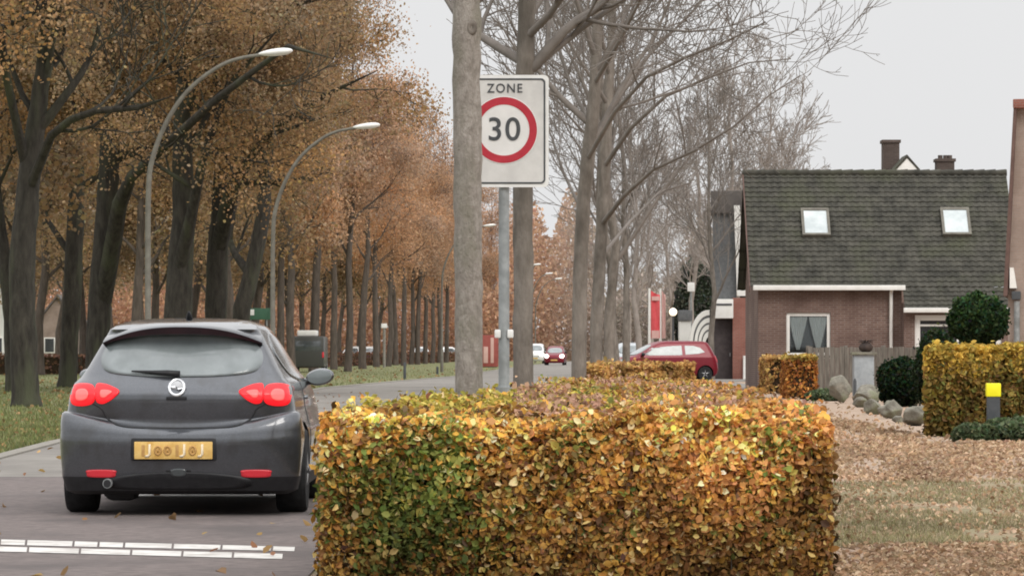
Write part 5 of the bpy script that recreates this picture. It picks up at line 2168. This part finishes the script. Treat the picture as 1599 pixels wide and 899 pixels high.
zp = 100.0
s6 = F / zp
pi_ = thing('gate_pillar', 'square grey stone pillar with capping slab before the fence', 'pillar', ((1348 - CX) / s6, zp, 0))
mb = MB()
mb.box(-.26, .26, -.26, .26, -.1, 1.10, .015)
mb.build('shaft', M['granite'], pi_, smooth=True)
mb = MB()
mb.box(-.33, .33, -.33, .33, 1.102, 1.175, .015)
mb.build('cap', M['stone'], pi_, smooth=True)
po = thing('ornament', 'dark brown rounded pot standing on the stone pillar', 'pot', ((1352 - CX) / s6, zp, 1.178))
mb = MB()
mb.lathe([(.10, 0), (.17, .06), (.19, .13), (.15, .2), (.11, .23), (.13, .25), (.12, .255), (.02, .24)], 24)
mb.build('bowl', M['pot'], po, smooth='all')
mb = MB()
rnd = random.Random(2)
for k in range(16):
    a = rnd.uniform(0, 6.28)
    mb.tube([(0, 0, .23), (math.cos(a) * .1, math.sin(a) * .1, .30), (math.cos(a) * .2, math.sin(a) * .2, .28 + rnd.uniform(-.08, .05))], [.015, .012, .004], 5)
mb.build('dry_plant', M['pot'], po)

bl = ['tall grey boulder beside the square orange hedge', 'low broad boulder at the pillar foot', 'grey boulder lying in front of the pillar', 'rounded pale boulder in front of the dark bush',
      'tallest pale boulder against the yellow topped hedge', 'large front boulder at the hedge corner', 'smallest stone between the two front boulders', 'small stone left of the pillar foot']
for k, (px, py, w_, h_) in enumerate([(1313, 611, 38, 38), (1354, 614, 44, 30), (1361, 635, 34, 24), (1393, 640, 30, 27), (1427, 612, 40, 46), (1433, 650, 38, 30), (1402, 655, 15, 12), (1344, 628, 22, 16)]):
    g = G(px, py + h_ / 2)
    w_, h_ = w_ * 1.25, h_ * 1.18
    sb = F / g.y
    rng2 = random.Random(300 + k)
    bm = bmesh.new()
    bmesh.ops.create_icosphere(bm, subdivisions=4, radius=1)
    ks = [(Vector((rng2.gauss(0, 1), rng2.gauss(0, 1), rng2.gauss(0, 1))) * (1.3 + .8 * i), rng2.uniform(0, 6), .16 * .66 ** i) for i in range(6)]
    planes = [(Vector((rng2.gauss(0, 1), rng2.gauss(0, 1), rng2.gauss(0, .8))).normalized(), rng2.uniform(.55, .85)) for _ in range(12)]
    for v in bm.verts:
        d_ = v.co.normalized()
        r_ = 1 + sum(a * math.sin(d_.dot(kk) + ph) for kk, ph, a in ks)
        p = d_ * r_
        for pn, dd in planes:
            ex_ = p.dot(pn) - dd
            if ex_ > 0:
                p -= pn * ex_ * .92
        v.co = Vector((p.x * w_ / 2 / sb, p.y * w_ / 2 / sb, p.z * h_ / 2 / sb + h_ / 2 / sb * .86))
    me = bpy.data.meshes.new('boulder')
    bm.to_mesh(me)
    bm.free()
    o = link('boulder', me, M['stone'], smooth='all')
    o.location = g
    tag(o, bl[k], 'boulder', 'boulders along the garden edge')

g = G(1335, 627)
pt = thing('garden_post', 'thin dark stake between the boulders left of the pillar', 'post', g)
mb = MB()
mb.tube([(0, 0, -.05), (0, 0, .5), (0, 0, .56)], [.04, .038, .01], 8)
mb.build('stake', M['post_dark'], pt, smooth=True)

zy = 53.4
sy = F / zy
mk = thing('marker_post', 'dark grey marker post with bright yellow cap before the olive hedge', 'marker post', ((1551 - CX) / sy, zy, 0))
mb = MB()
mb.box(-.088, .088, -.06, .06, -.08, H + (HY - 618) / sy, .012)
mb.build('post', M['post_dark'], mk, smooth=True)
mb = MB()
z_a, z_b = H + (HY - 619) / sy, H + (HY - 598) / sy
mb.box(-.10, .10, -.075, .075, z_a, z_b, .018)
mb.build('cap', M['yellow'], mk, smooth=True)

# ------------------------------------------------------------------ small far things
def px_root(name, label, cat, px, z, group=None):
    return thing(name, label, cat, ((px - CX) * z / F, z, 0), group=group), F / z


for k, (px, w_, z, m1, lb) in enumerate([(1014, 14, 172, 'flag_red', 'tall red banner flag on a white pole beyond the red hatchback'), (1031, 6, 180, 'flag_pink', 'faded pink banner flag just right of the red one')]):
    r_, sk = px_root('banner_flag', lb, 'flag', px, z)
    mb = MB()
    hh = H + (HY - 450) / sk
    mb.tube([(0, 0, 0), (0, 0, hh)], [.07, .05], 8)
    mb.build('pole', M['white_wood'], r_, smooth=True)
    mb = MB()
    nu, nv = 6, 12
    z0, z1 = H + (HY - 528) / sk, hh - .1
    vs = [((.07 + w_ / sk * i / nu), .04 * math.sin(i * 1.3 + j * .5), z0 + (z1 - z0) * j / nv - .25 * (i / nu) * (j == nv)) for j in range(nv + 1) for i in range(nu + 1)]
    mb.add(vs, [(j * (nu + 1) + i, j * (nu + 1) + i + 1, (j + 1) * (nu + 1) + i + 1, (j + 1) * (nu + 1) + i) for j in range(nv) for i in range(nu)])
    cl_ = mb.build('cloth', M[m1], r_, smooth='all', fix=False)
    if k == 0:
        for a, b_ in ((z0, z0 + .35), (z1 - .45, z1 - .26)):
            mb = MB()
            mb.box(.10, .07 + w_ / sk - .03, -.06, -.05, a, b_)
            mb.build('stripe', M['flag_pink'], cl_)

r_, sk = px_root('globe_lamp', 'small lit globe lamp on a dark post beyond the red hatchback', 'lamp', 1051, 185)
mb = MB()
gz = H + (HY - 487) / sk
mb.tube([(0, 0, 0), (0, 0, gz - .15)], [.06, .045], 10)
mb.build('post', M['post_dark'], r_, smooth=True)
bm = bmesh.new()
bmesh.ops.create_uvsphere(bm, u_segments=20, v_segments=14, radius=.19)
for v in bm.verts:
    v.co.z += gz
me = bpy.data.meshes.new('globe')
bm.to_mesh(me)
bm.free()
link('globe', me, M['globe'], r_, smooth='all')

r_, sk = px_root('kiosk', 'white kiosk with grey flat top behind the red hatchback', 'kiosk', 1071, 178)
mb = MB()
mb.box(-10 / sk, 8 / sk, 0, 1.2, -.05, H + (HY - 501) / sk, .02)
mb.build('wall', M['wall_white'], r_, smooth=True)
mb = MB()
mb.box(-11 / sk, 10 / sk, -.1, 1.3, H + (HY - 500.5) / sk, H + (HY - 484) / sk, .03)
mb.build('roof', M['slate'], r_, smooth=True)
r_, sk = px_root('curved_canopy', 'white quarter round canopy with dark curved stripes beside the kiosk', 'canopy', 1108, 176)
zb = H + (HY - 536) / sk
for i, (ro, ri, mt, nm) in enumerate(((50, 42, 'wall_white', 'hoop'), (42, 38, 'slate', 'stripe'), (38, 31, 'wall_white', 'hoop'), (31, 28, 'slate', 'stripe'), (28, 21, 'wall_white', 'hoop'), (21, 18, 'slate', 'stripe'), (18, 10, 'wall_white', 'hoop'))):
    n_ = 14
    an_ = [R(90 + 90 * k / n_) for k in range(n_ + 1)]
    ou = [(math.cos(a) * ro * .62 / sk, zb + math.sin(a) * ro * 1.05 / sk) for a in an_]
    inn = [(math.cos(a) * ri * .62 / sk, zb + math.sin(a) * ri * 1.05 / sk) for a in an_]
    mb = MB()
    mb.prism(ou + inn[::-1], .05 * (i % 2), .8)
    mb.build(nm, M[mt], r_)
mb = MB()
mb.box(-32 / sk, 0, .02, .8, 0, zb - .005, .02)
mb.build('base', M['wall_white'], r_)
r_, sk = px_root('square_sign', 'small pale square sign on a post above the curved canopy', 'sign', 1079, 182)
mb = MB()
mb.tube([(0, 0, 0), (0, 0, H + (HY - 445) / sk)], .05, 8)
mb.build('post', M['steel'], r_, smooth=True)
mb = MB()
mb.box(-.17, .17, -.09, -.055, H + (HY - 455) / sk, H + (HY - 441) / sk, .01)
mb.build('board', M['sign_rim'], r_, smooth=True)

r_, sk = px_root('green_sign', 'green board with a pale end above the grey hatchback roof', 'sign', 404, 190)
mb = MB()
mb.box(-20 / sk, 20 / sk, -.06, .0, H + (HY - 499) / sk, H + (HY - 481) / sk, .03)
bd = mb.build('board', M['green_sign'], r_, smooth=True)
mb = MB()
mb.box(-19 / sk, -7 / sk, -.075, -.062, H + (HY - 492) / sk, H + (HY - 483) / sk, .004)
mb.build('pale_end', M['sign_rim'], bd, smooth=True)
for sg in (-.4, .4):
    mb = MB()
    mb.tube([(sg, .04, 0), (sg, .04, H + (HY - 481) / sk)], .04, 8)
    mb.build('post', M['steel'], r_, smooth=True)

r_, sk = px_root('small_sign', 'small white plate on a pale post between the row trunks', 'sign', 600, 262)
mb = MB()
mb.tube([(0, 0, 0), (0, 0, H + (HY - 508) / sk)], .10, 8)
mb.build('post', M['kerb'], r_, smooth=True)
mb = MB()
mb.box(-.20, .20, -.14, -.102, H + (HY - 512) / sk, H + (HY - 505) / sk, .01)
mb.build('board', M['sign_rim'], r_, smooth=True)

for px, py, h_, lb in ((632, 592, 27, 'slim dark stake in the verge grass, nearer of two'), (683, 584, 12, 'short dark stake in the verge grass near the grey trunk')):
    g = G(px, py)
    r_ = thing('verge_stake', lb, 'stake', g)
    sk = F / g.y
    mb = MB()
    mb.tube([(0, 0, -.05), (0, 0, h_ / sk * .92), (0, 0, h_ / sk)], [.06, .055, .02], 8)
    mb.build('stake', M['post_dark'], r_, smooth=True)

r_, sk = px_root('advertising_panel', 'faded red and pink standing panel between grey trunk and sign pole', 'panel', 763, 265)
mb = MB()
mb.box(-12 / sk, 15 / sk, 0, .5, .05, H + (HY - 523) / sk, .03)
mp = mb.build('panel', M['red_board'], r_, smooth=True)
mb = MB()
mb.box(-8 / sk, -1 / sk, -.03, -.003, .3, H + (HY - 541) / sk, .01)
mb.box(3 / sk, 8 / sk, -.03, -.003, .3, H + (HY - 527) / sk, .01)
mb.build('strip', M['pink_board'], mp, smooth=True)
mb = MB()
mb.box(-10 / sk, 13 / sk, .05, .45, -.05, .049)
mb.build('foot', M['post_dark'], r_)
